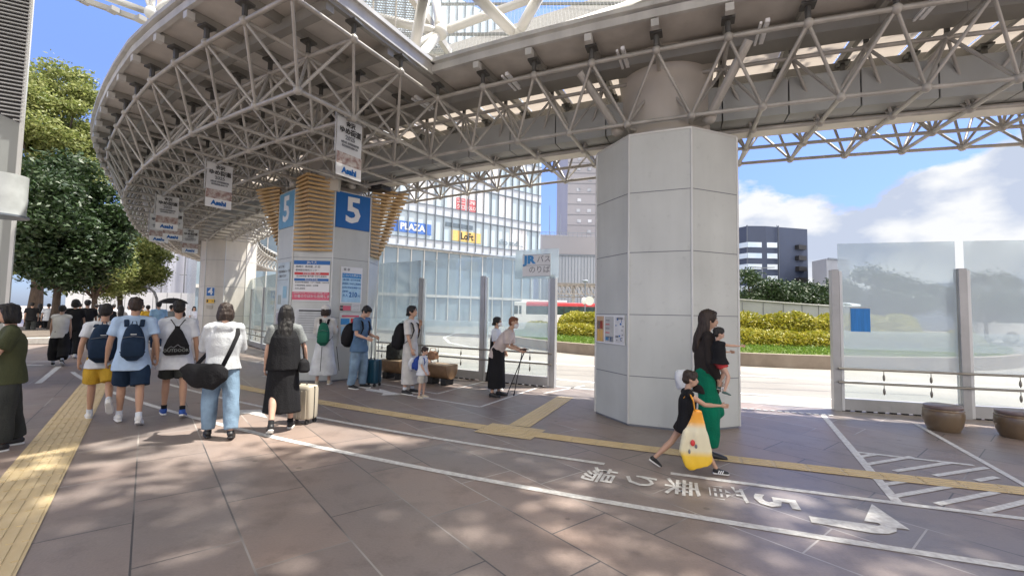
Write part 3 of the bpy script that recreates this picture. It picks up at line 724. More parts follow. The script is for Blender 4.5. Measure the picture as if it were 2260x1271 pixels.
p5, F5 = pillar(34.45, 1.10, 272, 4.08, 'octagonal pillar with blue number 5 panels and timber slats', PANEL, [1.35, 2.62, 3.3])
p4, F4 = pillar(54.2, 1.02, 317, 4.55, 'beige octagonal pillar with the small blue number 4 sign', PANEL_W, [1.2, 2.4, 3.5], 0.5, 34.2)

def on(F, k, u, z, off=0.012):
    c, x, n = F(k); return c + x * u + UP * z + n * off
def signplate(F, k, u, z, wd, ht, m, label=None, name='sign', cat='sign', parent=None, off=0.012, th=0.012):
    c, x, n = F(k)
    if parent is None:
        root = thing(name, label, cat, on(F, k, u, z, off), math.atan2(x.y, x.x)); plate('face', m, on(F, k, u, z, off), x, UP, wd, ht, th, root); return root
    return plate(name or 'panel', m, on(F, k, u, z, off), x, UP, wd, ht, th, parent)
def txt(F, k, u, z, body, size, m, parent, off=0.020, **kw):
    c, x, n = F(k); return text(body, size, on(F, k, u, z, off), x, UP, m, parent, **kw)

# blue 5 panels
for k, mm, lb in ((1, BLUE, 'deep blue panel with a white 5 on the right face of the slatted pillar'), (-1, mat('faded blue panel', (0.14, 0.36, 0.56), 0.3), 'pale faded blue panel with a white 5 on the left face of the slatted pillar')):
    s = signplate(F5, k, 0, 3.69, 0.80, 0.78, mm, lb, 'number_sign', 'number sign'); txt(F5, k, 0.0, 3.69, '5', 0.78, WHITE, s, bold=0.02, name='numeral')
# info boards of pillar 5
s = signplate(F5, 0, 0.0, 2.12, 0.76, 0.86, WHITE, 'bus route board with blue, red and pink bands below the timber slats', 'route_board', 'notice board')
X = lambda u, z, wd, ht, m, nm='band', off=0.020: signplate(F5, 0, u, z, wd, ht, m, None, nm, parent=s, off=off, th=0.004)
X(0, 2.51, 0.76, 0.085, BLUE); txt(F5, 0, 0, 2.51, 'JRバス', 0.075, WHITE, s, off=0.026)
txt(F5, 0, -0.34, 2.42, '鳥越江  森本駅  才 田', 0.055, GREY, s, align='LEFT', off=0.022); txt(F5, 0, -0.34, 2.345, '農林総合研究センター', 0.05, GREY, s, align='LEFT', off=0.022)
X(0, 2.275, 0.72, 0.055, RED); txt(F5, 0, 0, 2.275, '金沢駅東口 兼六園', 0.045, WHITE, s, off=0.026)
txt(F5, 0, 0, 2.215, '近江町市場  兼六園  ひがし茶屋街', 0.042, GREY, s, off=0.022)
X(0, 2.145, 0.72, 0.055, BLUE); txt(F5, 0, 0, 2.145, '金沢大学方面', 0.045, WHITE, s, off=0.026)
txt(F5, 0, -0.34, 2.085, '近江町市場 橋場町  ひがし茶屋街・金沢大学', 0.036, GREY, s, align='LEFT', off=0.022)
txt(F5, 0, -0.34, 2.02, '21世紀美術館  香林坊・金沢城', 0.036, GREY, s, align='LEFT', off=0.022); txt(F5, 0, -0.34, 1.955, 'ひがし茶屋街', 0.036, GREY, s, align='LEFT', off=0.022)
X(0, 1.80, 0.78, 0.17, PINK); txt(F5, 0, 0.02, 1.79, '← ①番のりばから出発します', 0.068, WHITE, s, off=0.026); txt(F5, 0, 0, 1.86, '金沢駅西口行きは、こちらのりばからは発車しません', 0.03, WHITE, s, off=0.026)
s = signplate(F5, 0, 0.02, 1.22, 0.66, 0.62, ALU_L, 'framed timetable case behind the beanie wearer', 'timetable_case', 'timetable'); signplate(F5, 0, 0.02, 1.22, 0.60, 0.56, mat('timetable paper', (0.55, 0.57, 0.58), 0.3), None, 'paper', parent=s, off=0.02, th=0.006); signplate(F5, 0, .02, 1.49, 0.5, 0.03, BLACK, None, 'header', parent=s, off=0.026, th=0.004)
for q in range(9): signplate(F5, 0, .02, 1.43 - q * .05, 0.5, 0.008, GREY, None, 'row_rule', parent=s, off=0.026, th=0.004)
s = signplate(F5, -1, 0.0, 2.02, 0.66, 1.02, mat('pale poster', (0.50, 0.58, 0.62), 0.4, 0, 0.15, 3), 'pale poster about transport cards on the left face of the slatted pillar', 'poster', 'poster')
for z, tx in ((2.44, 'JRバスでは'), (2.33, '全国交通系ICカードが'), (2.23, 'ご利用できます')): txt(F5, -1, -0.28, z, tx, 0.065, GREY, s, align='LEFT')
signplate(F5, -1, 0.12, 1.88, 0.2, 0.26, mat('poster blue', (0.25, 0.45, 0.58), 0.4), None, 'picture', parent=s, off=0.02, th=0.004); signplate(F5, -1, -0.16, 1.72, 0.18, 0.2, mat('poster green grey', (0.33, 0.37, 0.34), 0.4), None, 'picture', parent=s, off=0.02, th=0.004)
signplate(F5, -1, 0, 2.15, 0.6, 0.008, GREY, None, 'rule', parent=s, off=0.02, th=0.004)
s = signplate(F5, -1, -.02, 1.12, 0.60, 0.68, ALU_L, 'framed photo poster low on the left face of the slatted pillar', 'framed_poster', 'poster'); signplate(F5, -1, -.02, 1.12, 0.54, 0.62, mat('dusk photo poster', (0.30, 0.30, 0.38), 0.3, 0, 0.4, 3, col2=(0.45, 0.36, 0.33)), None, 'picture', parent=s, off=0.02, th=0.006)
s = signplate(F5, 1, 0.02, 2.06, 0.50, 0.80, WHITE, 'white and blue fare notice reading 210 yen on the slatted pillar', 'fare_notice', 'notice'); LB = mat('light blue print', (0.42, 0.66, 0.85), 0.4)
signplate(F5, 1, 0.02, 2.0, 0.44, 0.62, LB, None, 'print', parent=s, off=0.02, th=0.004); signplate(F5, 1, 0.02, 2.27, 0.44, 0.10, BLUE2, None, 'band', parent=s, off=0.024, th=0.004)
txt(F5, 1, 0.02, 2.27, 'このバス停から', 0.062, WHITE, s, off=0.028); txt(F5, 1, -.1, 2.395, '乗車', 0.07, GREY, s, space=1.4)
for z, tx in ((2.175, '兼六園・近江町市場'), (2.09, '香林坊・ひがし茶屋街'), (2.005, '金沢21世紀美術館へは')): txt(F5, 1, 0.02, z, tx, 0.044, BLUE, s, off=0.024)
txt(F5, 1, -.12, 1.92, '【運賃】', 0.045, BLUE, s, off=0.024); txt(F5, 1, -.12, 1.83, '大人', 0.065, BLUE, s, off=0.024); txt(F5, 1, 0.06, 1.85, '210', 0.15, BLUE, s, off=0.024, bold=.004, sx=.85); txt(F5, 1, 0.20, 1.82, '円', 0.06, BLUE, s, off=0.024)
s = signplate(F5, 1, -.10, 1.56, 0.24, 0.10, PINK, 'small black and pink sticker under the fare notice', 'sticker', 'sticker'); signplate(F5, 1, -.19, 1.56, 0.06, 0.10, BLACK, None, 'logo_block', parent=s, off=0.02, th=0.004)
txt(F5, 1, -.19, 1.56, 'EX', 0.05, WHITE, s, off=0.024)
s = signplate(F5, 1, 0.14, 1.585, 0.20, 0.17, WHITE, 'small white paper notice right of the pink sticker', 'paper_notice', 'notice')
for q in range(5): signplate(F5, 1, .14, 1.64 - q * .03, 0.17, 0.006, GREY, None, 'text_rule', parent=s, off=0.02, th=0.003)
s = signplate(F5, 1, 0.02, 1.10, 0.50, 0.72, ALU_L, 'framed route map with blue, red and yellow fields behind the green backpack', 'map_case', 'map case')
signplate(F5, 1, 0.02, 1.10, 0.45, 0.67, mat('map paper', (0.62, 0.64, 0.62), 0.35, 0, 0.1, 8), None, 'paper', parent=s, off=0.02, th=0.006)
for u, z, wd, ht, mm in ((-.10, 1.27, .20, .13, BLUE2), (.12, 1.27, .18, .13, RED), (.03, 1.10, .10, .16, YEL), (-.12, 1.06, .14, .2, LB), (.14, .98, .12, .22, mat('map green', (.45, .6, .35), .4)), (.02, 1.385, .4, .04, PINK)):
    signplate(F5, 1, u, z, wd, ht, mm, None, 'map_field', parent=s, off=0.026, th=0.004)
# boards on the big pillar
s = signplate(F1, -1, -0.02, 1.30, 0.72, 0.42, WHITE, 'white notice board with route map low on the big grey pillar', 'route_map_board', 'notice board')
for u, z, wd, ht, mm in ((-.26, 1.30, .19, .38, mat('tan print', (.55, .38, .24), .5)), (-.31, 1.36, .08, .12, BLUE2), (-.23, 1.36, .08, .12, RED), (-.02, 1.30, .22, .37, mat('grey print', (.5, .51, .5), .5)), (.04, 1.16, .09, .07, BLUE), (-.07, 1.16, .09, .05, BLUE2), (.24, 1.30, .22, .37, mat('pale print', (.66, .67, .68), .5))):
    signplate(F1, -1, u, z, wd, ht, mm, None, 'print', parent=s, off=0.02, th=0.004)
for q in range(3): signplate(F1, -1, -.31 + q * .05, 1.2, .02, .17, YEL, None, 'column_rule', parent=s, off=0.024, th=0.003)
for q in range(5): signplate(F1, -1, -.06, 1.43 - q * .06, .10, .012, RED if q % 2 else GREY, None, 'rule', parent=s, off=0.024, th=0.003)
rr_ = random.Random(5)
for q in range(16): signplate(F1, -1, .24 + rr_.uniform(-.09, .09), 1.30 + rr_.uniform(-.17, .17), rr_.uniform(.01, .04), rr_.uniform(.01, .03), GREY if q % 3 else BLUE, None, 'mark', parent=s, off=0.024, th=0.003)
txt(F1, -1, .24, 1.46, 'のりば案内', .03, GREY, s, off=.024)
# stop 4 signs
s = signplate(F4, -1, -.13, 2.18, 0.30, 0.33, BLUE, 'small blue square sign with a white 4 on the beige pillar', 'number_sign', 'number sign'); signplate(F4, -1, -.13, 2.18, 0.34, 0.37, WHITE, None, 'border', parent=s, off=0.004, th=0.006); txt(F4, -1, -.13, 2.18, '4', 0.38, WHITE, s, bold=.01, name='numeral')
s = signplate(F4, -1, -.12, 1.80, 0.32, 0.16, YEL, 'yellow notice with a black box below the 4 sign', 'notice', 'notice'); signplate(F4, -1, -.23, 1.80, .06, .10, BLACK, None, 'pictogram', parent=s, off=0.02, th=0.004); txt(F4, -1, .01, 1.80, '注 意', .07, BLACK, s)
s = signplate(F4, -1, -.14, 1.56, 0.26, 0.14, mat('buff paper', (.55, .5, .42), .6), 'small buff paper notice below the yellow one', 'paper_notice', 'notice'); [signplate(F4, -1, -.14, 1.6 - q * .03, .2, .006, GREY, None, 'text_rule', parent=s, off=0.02, th=0.003) for q in range(4)]

# timber slat crown of pillar 5
for k, lb in ((0, 'stepped cedar slats jutting from the front of the number 5 pillar'), (2, 'stepped cedar slats jutting from the right side of the number 5 pillar'), (-2, 'stepped cedar slats jutting from the left side of the number 5 pillar')):
    c, x, n = F5(k); th = thing('slat_screen', lb, 'slat screen', on(F5, k, 0, 2.75, 0), math.atan2(x.y, x.x), 'cedar slat screens around the number 5 pillar')
    NS = 19
    for q in range(NS):
        f_ = q / (NS - 1); z = 2.78 + f_ * 1.52; ext = 0.10 + (0.34 if k == 0 else 0.66) * f_ ** 0.9; hw = 0.41 + (0.0 if k == 0 else .0)
        a, d, ap = on(F5, k, -hw, z, 0.03), on(F5, k, hw, z, 0.03), on(F5, k, 0.0, z, 0.03 + ext)
        mb = MB(); t2 = n * 0.07
        poly = [a - t2 * 0, ap + n * 0.0, d, d + t2 * 0 - x * 0.09, ap - n * 0.10, a + x * 0.09]
        mb.prism([(v.x, v.y) for v in poly], z - 0.022, z + 0.022); mb.build('slat', WOOD, th)
    mb = MB(); mb.beam(on(F5, k, 0, 2.72, 0.025), on(F5, k, 0, 4.3, 0.025), 0.05, 0.03); mb.build('backing_batten', DECKBEAM, th)
c = pol(35, 34.3); mb = MB(); mb.box(c + Vector((0.25, -0.95, 4.28)), (0.42, 0.22, 0.44), R(10)); tag(mb.build('junction_box', PANEL_W, bevel=.01), 'beige metal box on top of the number 5 pillar', 'junction box')

# ================================================================ glass screens along the kerb
RF = 33.42
def screen(phs_, label, opac, tint, hasleft=True):
    th = thing('glass_screen', label, 'glass screen', pol(RF, phs_[0])); n = 0
    gl_lo = glass('clear screen glass', (0.75, 0.80, 0.80), 0.10, 0.03, 0.6); gl_hi = glass('hazy screen glass %.2f' % opac, tint, opac, 0.05, 0.7); film = glass('white film', (0.82, 0.88, 0.90), 0.6, 0.1, 0.4)
    for i, ph in enumerate(phs_):
        mb = MB(); mb.box(pol(RF, ph, 1.17), (0.11, 0.13, 2.34), R(-ph)); mb.build('post', ALU, th, bevel=.004)
        mb = MB(); mb.box(pol(RF, ph, 1.16) - tan_(ph) * .083, (0.04, 0.10, 2.30), R(-ph)) if i == len(phs_) - 1 else mb.box(pol(RF, ph, 1.16) + tan_(ph) * .083, (0.04, 0.10, 2.30), R(-ph)); mb.build('post_trim', ALU_L, th)
    for a, c in zip(phs_, phs_[1:]):
        g = math.degrees(0.06 / RF); p, q = pol(RF, a - g if a > c else a + g), pol(RF, c + g if a > c else c - g)
        def sheet(z0, z1, m, name, o_=0.0):
            d = (q - p).normalized(); nn = Vector((-d.y, d.x, 0)) * (0.005 + o_); mb = MB()
            if o_: mb.face([p + UP * z0 + nn, q + UP * z0 + nn, q + UP * z1 + nn, p + UP * z1 + nn])
            else: mb.prism([(v.x, v.y) for v in (p - nn, q - nn, q + nn, p + nn)], z0, z1)
            mb.build(name, m, th)
        sheet(0.22, 0.68, gl_lo, 'pane'); sheet(0.685, 2.78, gl_hi, 'pane'); sheet(1.02, 1.32, film, 'film_band', 0.006)
        mb = MB(); mb.beam(p + UP * .115, q + UP * .115, 0.10, 0.18); mb.build('sill', ALU, th)
        mb = MB(); k = 0; L_ = (q - p).length
        while k < L_ - .2: d = (q - p).normalized(); mb.beam(p + d * (k + .05) + UP * .015, p + d * (k + .12) + UP * .015, .08, .03); k += .16
        mb.build('sill_foot', BLACK, th)
        for z in (0.70, 0.48):
            mb = MB(); mb.tube(pol(RF + .11, a, z), pol(RF + .11, c, z), 0.019, n=10); mb.build('rail', RAILM, th, smooth='auto')
        for f_ in (0.36, 0.72):
            aa = a + (c - a) * f_
            for z in (0.70, 0.48):
                h = pol(RF + .11, aa, z - .02); mb = MB(); mb.tube(h, h - UP * .07, .006, n=6); mb.ball(h - UP * .10, (.018, .018, .055), None, 10, 8); mb.build('rail_hook', RAILM, th, smooth=True)
    return th
pl = [az_at(x, RF) for x in (815, 930, 1067, 1222)]
screen(pl, 'long glass screen with steel posts behind the bus queue', 0.24, (0.54, 0.62, 0.68))
pr = [az_at(x, RF) for x in (1842, 2122)]; pr += [pr[1] - (pr[0] - pr[1]) * 1.02, pr[1] - (pr[0] - pr[1]) * 2.04]
screen(pr, 'frosted glass screen with steel posts right of the big pillar', 0.42, (0.68, 0.74, 0.78))
p2 = [56, 52, 48, 44, 40]
screen(p2, 'glass screen with green rails between the two far pillars', 0.2, (0.55, 0.65, 0.62))
# blue notice behind the right screen
d_ = az_at(1868, 32.9); th = thing('blue_notice', 'blue ribbed notice panel fixed on the frosted glass by the post', 'notice panel', pol(32.9, d_, 0), R(-d_))
plate('panel', mat('bright blue panel', (0.02, 0.22, 0.62), .4, 0, .15, 6, stretch=(8, 1, .5)), pol(RF + .03, d_, 1.50), tan_(d_), UP, .27, .38, .02, th)
mb = MB(); mb.beam(pol(RF + .045, d_, 1.705), pol(RF + .015, d_, 1.705), .29, .012); mb.build('top_clip', ALU, th)
# JR bus stop sign mounted over the glass
sp = az_at(1182, RF + .1); th = thing('bus_stop_sign', 'white bus boarding sign with blue letters on top of the glass screen', 'sign', pol(RF + .1, sp, 2.4), R(-sp))
def SP(u, z, o=0): return pol(RF + .08, sp, z) + tan_(sp) * u - rad_(sp) * o
plate('glass_back', glass('sign glass', (0.75, .82, .84), .45, .05, .5), SP(-.0, 2.56), tan_(sp), UP, 1.0, .62, .01, th)
plate('panel', WHITE, SP(0, 2.53, .012), tan_(sp), UP, .64, .46, .012, th); mb = MB()
for z in (2.30, 2.76, 2.53): mb.beam(SP(-.32, z, .021), SP(.32, z, .021), .006, .006)
for u in (-.32, .32): mb.beam(SP(u, 2.3, .021), SP(u, 2.76, .021), .006, .006)
mb.build('border', GREY, th)
text('JR', .23, SP(-.16, 2.645, .02), tan_(sp), UP, BLUE2, th, sx=1.25, bold=.012); text('バス', .16, SP(.17, 2.65, .02), tan_(sp), UP, GREY, th); text('のりば', .165, SP(.07, 2.43, .02), tan_(sp), UP, GREY, th, sx=1.0)

# ================================================================ benches and barrel stools
def half_log(name, label, cph, r, L_, zt, group=None):
    c = pol(r, cph); th = thing(name, label, 'bench', c, R(-cph), group)
    t_, n_ = tan_(cph), rad_(cph); prof = [(-.21, zt)] + [(-.21 * math.cos(R(k)) * 1.0, zt - .02 - .27 * math.sin(R(k))) for k in range(0, 181, 12)] + [(.21, zt)]
    mb = MB(); vs = []; NX = 12
    for i in range(NX + 1):
        e = i / NX; sc_ = 1 - .05 * abs(2 * e - 1) ** 6
        for y, z in prof: vs.append(c + t_ * (L_ * (e - .5)) + n_ * y * sc_ + UP * (zt + (z - zt) * sc_))
    m_ = len(prof); fs = [(i * m_ + k, i * m_ + k + 1, (i + 1) * m_ + k + 1, (i + 1) * m_ + k) for i in range(NX) for k in range(m_ - 1)]
    fs += [tuple(range(m_)), tuple(range(NX * m_, NX * m_ + m_)), ]
    mb.add(vs, fs); mb.build('log_body', LOG, th, smooth='auto')
    mb = MB(); mb.box(c + UP * (zt + .012), (L_ * .98, .40, .024), R(-cph)); mb.build('seat', LOGTOP, th, bevel=.006)
    for s in (-1, 1):
        mb = MB(); mb.box(c + t_ * s * L_ * .3 + UP * .07, (.16, .26, .14), R(-cph)); mb.build('leg', RUB, th, bevel=.02)
    return th
bp_ = az_at(975, 34.35); half_log('log_bench', 'brown half-log bench right of the toddler by the glass', bp_, 34.35, .62, .40)
bl_ = az_at(876, 34.35); half_log('log_bench', 'brown half-log bench under the black bag by the glass', bl_, 34.35, .66, .40)
bm_ = az_at(925, 34.45); c = pol(34.45, bm_); th = thing('bench_arm_log', 'rounded log hump between the two bench seats', 'log', c, R(-bm_)); mb = MB(); mb.loft([c + rad_(bm_) * -.24 + UP * .34, c + rad_(bm_) * -.22 + UP * .34, c + rad_(bm_) * .22 + UP * .34, c + rad_(bm_) * .24 + UP * .34], [(.20, .16), (.24, .19), (.24, .19), (.20, .16)], side=tan_(bm_), n=24); mb.build('log', LOG, th, smooth='auto')
def barrel(ph, r, label):
    c = pol(r, ph); th = thing('barrel_stool', label, 'stool', c, 0, 'brown glazed barrel stools'); mb = MB()
    prof = [(0, 0), (.205, 0), (.215, .01), (.255, .10), (.280, .20), (.278, .28), (.262, .335), (.255, .345)]
    prof = [(a_ * .80, z_ * .88) for a_, z_ in prof]; mb.lathe(c, prof, 48); mb.build('body', CERAM, th, smooth='auto'); mb = MB(); mb.lathe(c, [(.204, .304), (.213, .310), (.215, .325), (.210, .339), (.176, .352), (0, .356)], 48); mb.build('seat', mat('stool lid', (.17, .12, .11), .3, 0, .1, 4), th, smooth='auto')
    mb = MB(); mb.lathe(c, [(.2185, .274), (.2235, .278), (.2235, .284), (.218, .288)], 48); mb.build('rim_band', LOG, th, smooth=True)
g = G(2104, 957); r_ = (g - Vector((CX, CY, 0))).length; ph = math.degrees(math.atan2(CX - g.x, CY - g.y)); g2 = Vector((g.x, g.y, 0)) + (Vector((0, 1, 0)) * .25); d2 = Vector((CX, CY, 0))
r_ -= .20; barrel(ph, r_, 'round brown barrel stool in front of the post of the right screen')
g = G(2276, 974); r2 = (g - Vector((CX, CY, 0))).length - .20; ph2 = math.degrees(math.atan2(CX - g.x, CY - g.y)); barrel(ph2, r2, 'brown barrel stool cut off by the right edge of the view')

# ================================================================ hanging banners
BN = mat('banner cloth', (0.62, 0.64, 0.66), 0.7, 0, 0.06, 3)
def banner(ph, r, label, sx_=1.0, zt=4.30, wd=.46, ht=.86, flip=-1):
    a = pol(r, ph); th = thing('banner', label, 'banner', a + UP * zt, 0, 'festival banners hanging from the canopy'); x = rad_(ph); x = x if True else -x
    nrm = x.cross(UP)
    def Q(u, z, o=0): return a + x * (u + wd / 2) + UP * z + nrm * o
    mb = MB(); NZ, NX = 12, 6; vs = []
    for j in range(NZ + 1):
        for i in range(NX + 1):
            u = -wd / 2 + wd * i / NX; z = zt - ht * j / NZ; vs.append(Q(u, z, .010 * math.sin(j * .6 + i * .9) * (j / NZ)))
    mb.add(vs, [(j * (NX + 1) + i, j * (NX + 1) + i + 1, (j + 1) * (NX + 1) + i + 1, (j + 1) * (NX + 1) + i) for j in range(NZ) for i in range(NX)])
    mb.build('cloth', BN, th, smooth=True)
    cw = mat('crowd print', (0.24, 0.13, 0.12), .7, 0, .3, 16, col2=(0.60, 0.57, 0.54)); mb = MB()
    def band(z0, z1, m, nm, u0=-wd / 2, u1=wd / 2, o=.016):
        b2 = MB(); b2.face([Q(u0, z0, o), Q(u1, z0, o), Q(u1, z1, o), Q(u0, z1, o)]); b2.build(nm, m, th)
    band(zt - ht * .80, zt - ht * .60, cw, 'printed_crowd'); band(zt - ht + .002, zt - ht * .80, WHITE, 'white_strip')
    for z, tx, s_, k_ in ((.10, '金沢', .085, BLACK), (.22, 'ゆめ街道', .10, BLACK), (.33, '2025', .09, GREY), (.42, '8月2日 金沢駅東広場', .035, GREY), (.48, '百万石行列 総おどり', .032, GREY)):
        text(tx, s_, Q(0, zt - ht * z, .022), x, UP, k_, th, bold=.002)
    text('Asahi', .12, Q(0.0, zt - ht * .90, .022), x, UP, BLUE, th, bold=.006)
    mb = MB(); mb.tube(Q(-wd / 2 - .02, zt + .05), Q(-wd / 2 - .02, zt - ht * .62), .011, n=8); mb.tube(Q(-wd / 2 - .03, zt + .01), Q(wd / 2 + .02, zt + .01), .010, n=8); mb.tube(Q(0, zt + .01), Q(0, zt + .12), .006, n=6); mb.build('pole', ALU, th)
def banner_px(px, r, label, **k): banner(az_at(px, r), r, label, **k)
banner_px(727, 37.75, 'festival banner nearest the camera hanging above the number 5 pillar')
banner_px(438, 37.65, 'festival banner hanging second nearest, above the beige pillar')
banner_px(330, 37.4, 'festival banner hanging third, in front of two others')
banner_px(318, 37.1, 'festival banner partly hidden behind the third one')
banner_px(348, 36.9, 'small festival banner hanging lower behind the hidden one')
banner_px(393, 36.0, 'farthest festival banner just left of the beige pillar')
# ================================================================ background buildings
def wallmat(name, col, **k): return mat(name, col, k.pop('rough', .6), 0, k.pop('var', .07), k.pop('vs', .2), **k)
GL1 = mat('curtain wall glass', (0.40, 0.52, 0.62), 0.12, 0.0, 0.25, 0.09, spec=0.9, col2=(0.66, 0.74, 0.80), stretch=(1, 1, .4))
GL2 = mat('spandrel panel', (0.50, 0.55, 0.62), 0.35, 0, .08, .2)
GLD = mat('shopfront glass', (0.16, 0.22, 0.28), 0.15, 0.0, .4, .25, spec=.8, col2=(.30, .38, .44))
MUL = mat('dark mullion', (0.20, 0.23, 0.27), .4, .3, .1, 1)
th = thing('glass_mall', 'big pale glass shopping building with shop logos behind the queue', 'building', (-14, 52, 0))
A = Vector((P(800, 500, 47).x, 47, 0)); B2 = Vector((P(1193, 500, 62).x, 62, 0)); d = (B2 - A).normalized(); A = A - d * 14; LW = (B2 - A).length; nrm = Vector((d.y, -d.x, 0))
def WQ(u, z, o=0): return A + d * u + UP * z + nrm * o
HB = 40
mb = MB(); cs = [WQ(0, 0), WQ(LW, 0), WQ(LW, 0, -22), WQ(0, 0, -22)]; mb.prism([(v.x, v.y) for v in cs], 9.0, HB); mb.build('glass_wall', GL1, th)
mb = MB(); cs = [WQ(0, 0, -.3), WQ(LW - 1, 0, -.3), WQ(LW - 1, 0, -22), WQ(0, 0, -22)]; mb.prism([(v.x, v.y) for v in cs], -.1, 8.99); mb.build('shopfront', GLD, th)
LV = [9.3, 13.3, 17.3, 21.3, 25.3, 29.3, 33.3]
mb = MB(); ms = MB()
for z in LV:
    mb.beam(WQ(0, z, .04), WQ(LW, z, .04), .08, 1.0); 
    for q in (-.52, .52): ms.beam(WQ(0, z + q, .09), WQ(LW, z + q, .09), .12, .10)
mb.build('spandrel_band', GL2, th); ms.build('transom', MUL, th)
mb = MB(); u = 0
while u < LW: mb.beam(WQ(u, 9, .12), WQ(u, HB, .12), .09, .16, nrm); u += 1.12
for z in LV: pass
mb.build('mullion', MUL, th)
mb = MB()
for k in range(0, 26): mb.beam(WQ(k * 1.6 + .5, 0, -.22), WQ(k * 1.6 + .5, 8.6, -.22), .10, .1, nrm)
for z in (3.4, 8.7): mb.beam(WQ(0, z, -.2), WQ(LW, z, -.2), .12, .3)
mb.build('shopfront_frame', FASC, th)
rr_ = random.Random(2)
mb = MB()
for k in range(26):
    u = rr_.uniform(14, LW - 2); z = rr_.choice(LV[:-1]) + 2.0; mb.box(WQ(u, z, .015), (rr_.choice((1.0, 2.1)), .02, 2.7), math.atan2(d.y, d.x))
mb.build('blind', mat('drawn blind', (.78, .80, .84), .5), th)
def mallsign(px, py, wd, ht, m, label, texts, dark=None):  # sign colours are dulled to stand in for the veil of glass
    r_ = ray(px, py); nn = nrm; t = (WQ(0, 0, .06) - CAM).dot(nn) / r_.dot(nn); p = CAM + r_ * t
    s = thing('shop_sign', label, 'shop sign', p, math.atan2(d.y, d.x))
    if m: plate('panel', m, p, d, UP, wd, ht, .04, s)
    for tx, u, z, sz, mm, sx in texts: text(tx, sz, p + d * u + UP * z + nn * .03, d, UP, mm, s, ext=.01, bold=.03 if sz > .7 else .0, sx=sx)
mallsign(1017, 451, 1.25, 1.5, mat('dulled red sign', (.52, .13, .15), .5), 'red square logo with white katakana on the glass mall', [('ユニ', 0, .34, .62, WHITE, 1), ('クロ', 0, -.34, .62, WHITE, 1)])
mallsign(1041, 455, 1.25, 1.5, MATS['dulled red sign'], 'red square logo with white Latin letters on the glass mall', [('UNI', 0, .34, .62, WHITE, .9), ('QLO', 0, -.34, .62, WHITE, .9)])
mallsign(907, 502, 5.0, 1.25, mat('sign royal blue', (.07, .17, .50), .5), 'long blue sign with white capitals on the glass mall', [('PLAZA', .2, 0, 1.0, WHITE, 1)])
mallsign(1029, 523, 4.2, 1.25, mat('dulled yellow sign', (.70, .50, .18), .5), 'long yellow sign with black lettering on the glass mall', [('LoFt', .1, 0, 1.15, BLACK, .85)])
mallsign(1014, 499, 3.8, .5, mat('dark signband', (.12, .16, .2), .4), 'thin dark band above the yellow sign on the glass mall', [])
mallsign(1126, 537, 4, .6, None, 'thin grey lowercase lettering on the glass mall near its corner', [('niko and ...', 0, 0, .95, mat('sign grey blue', (.22, .28, .34), .5), 1)])

def block(name, label, cat, x0, x1, y0, y1, z0, z1, m, parent=None, part='wall'):
    t_ = parent or thing(name, label, cat, ((x0 + x1) / 2, (y0 + y1) / 2, 0)); mb = MB(); mb.box(((x0 + x1) / 2, (y0 + y1) / 2, (z0 + z1) / 2), (x1 - x0, y1 - y0, z1 - z0)); mb.build(part, m, t_); return t_
TW = wallmat('tower render', (0.29, 0.285, 0.31), vs=.1)
x0 = P(1252, 500, 108).x
th = block('hotel_tower', 'tall mauve grey hotel tower beside the glass mall', 'building', x0, x0 + 30, 108, 135, 0, 62, TW)
mb, mw = MB(), MB()
for k in range(19): mb.box((x0 + 15, 107.96, 20.5 + k * 2.55), (30, .1, .12))
mb.build('floor_joint', GREY, th)
for k in range(17):
    for q in range(11):
        if (k + q * 2) % 5 == 0: continue
        mw.box((x0 + 2.6 + q * 2.6 + (k % 2) * .2, 107.93, 21.5 + k * 2.55), (.9, .1, .75))
o = mw.build('windows', mat('tower window', (.10, .12, .16), .2, 0, .5, .4, col2=(.6, .63, .68)), th)
th = block('podium', 'mauve podium of the hotel with an antenna mast', 'building', P(1190, 540, 100).x, P(1190, 540, 100).x + 40, 100, 107.5, 0, 19.2, TW)
mb = MB(); mb.box((P(1190, 540, 100).x + 20, 99.9, 15.6), (40, .3, .5)); mb.build('ledge', GREY, th); mb = MB(); mb.tube((P(1213, 500, 101).x, 101, 19), (P(1213, 500, 101).x, 101, 26), .08); mb.tube((P(1236, 500, 101).x, 101, 19), (P(1236, 500, 101).x, 101, 24), .08); mb.build('antenna', MUL, th)
LVR = wallmat('ribbed metal cladding', (0.34, 0.37, 0.42), vs=.3, stretch=(6, 1, .1))
x0 = P(1188, 600, 80).x
th = block('car_park_block', 'grey ribbed metal clad block in front of the hotel podium', 'building', x0, x0 + 34, 80, 98, 0, 12.2, LVR)
mb = MB()
for k in range(60): mb.box((x0 + .3 + k * .56, 79.95, 6.8), (.07, .12, 10.4))
mb.box((x0 + 17, 79.9, 12.1), (34, .3, .3)); mb.build('rib', MUL, th)
mb = MB(); mb.box((x0 + 8.6, 79.9, 13.8), (16, .5, 3.2)); mb.build('upper_panel', TW, th)
mb = MB()
for k in range(40): mb.box((x0 + .4 + k * .8, 79.5, 15.6), (.06, .06, .7))
mb.box((x0 + 16, 79.5, 16.0), (32, .08, .08)); mb.build('roof_railing', MUL, th)
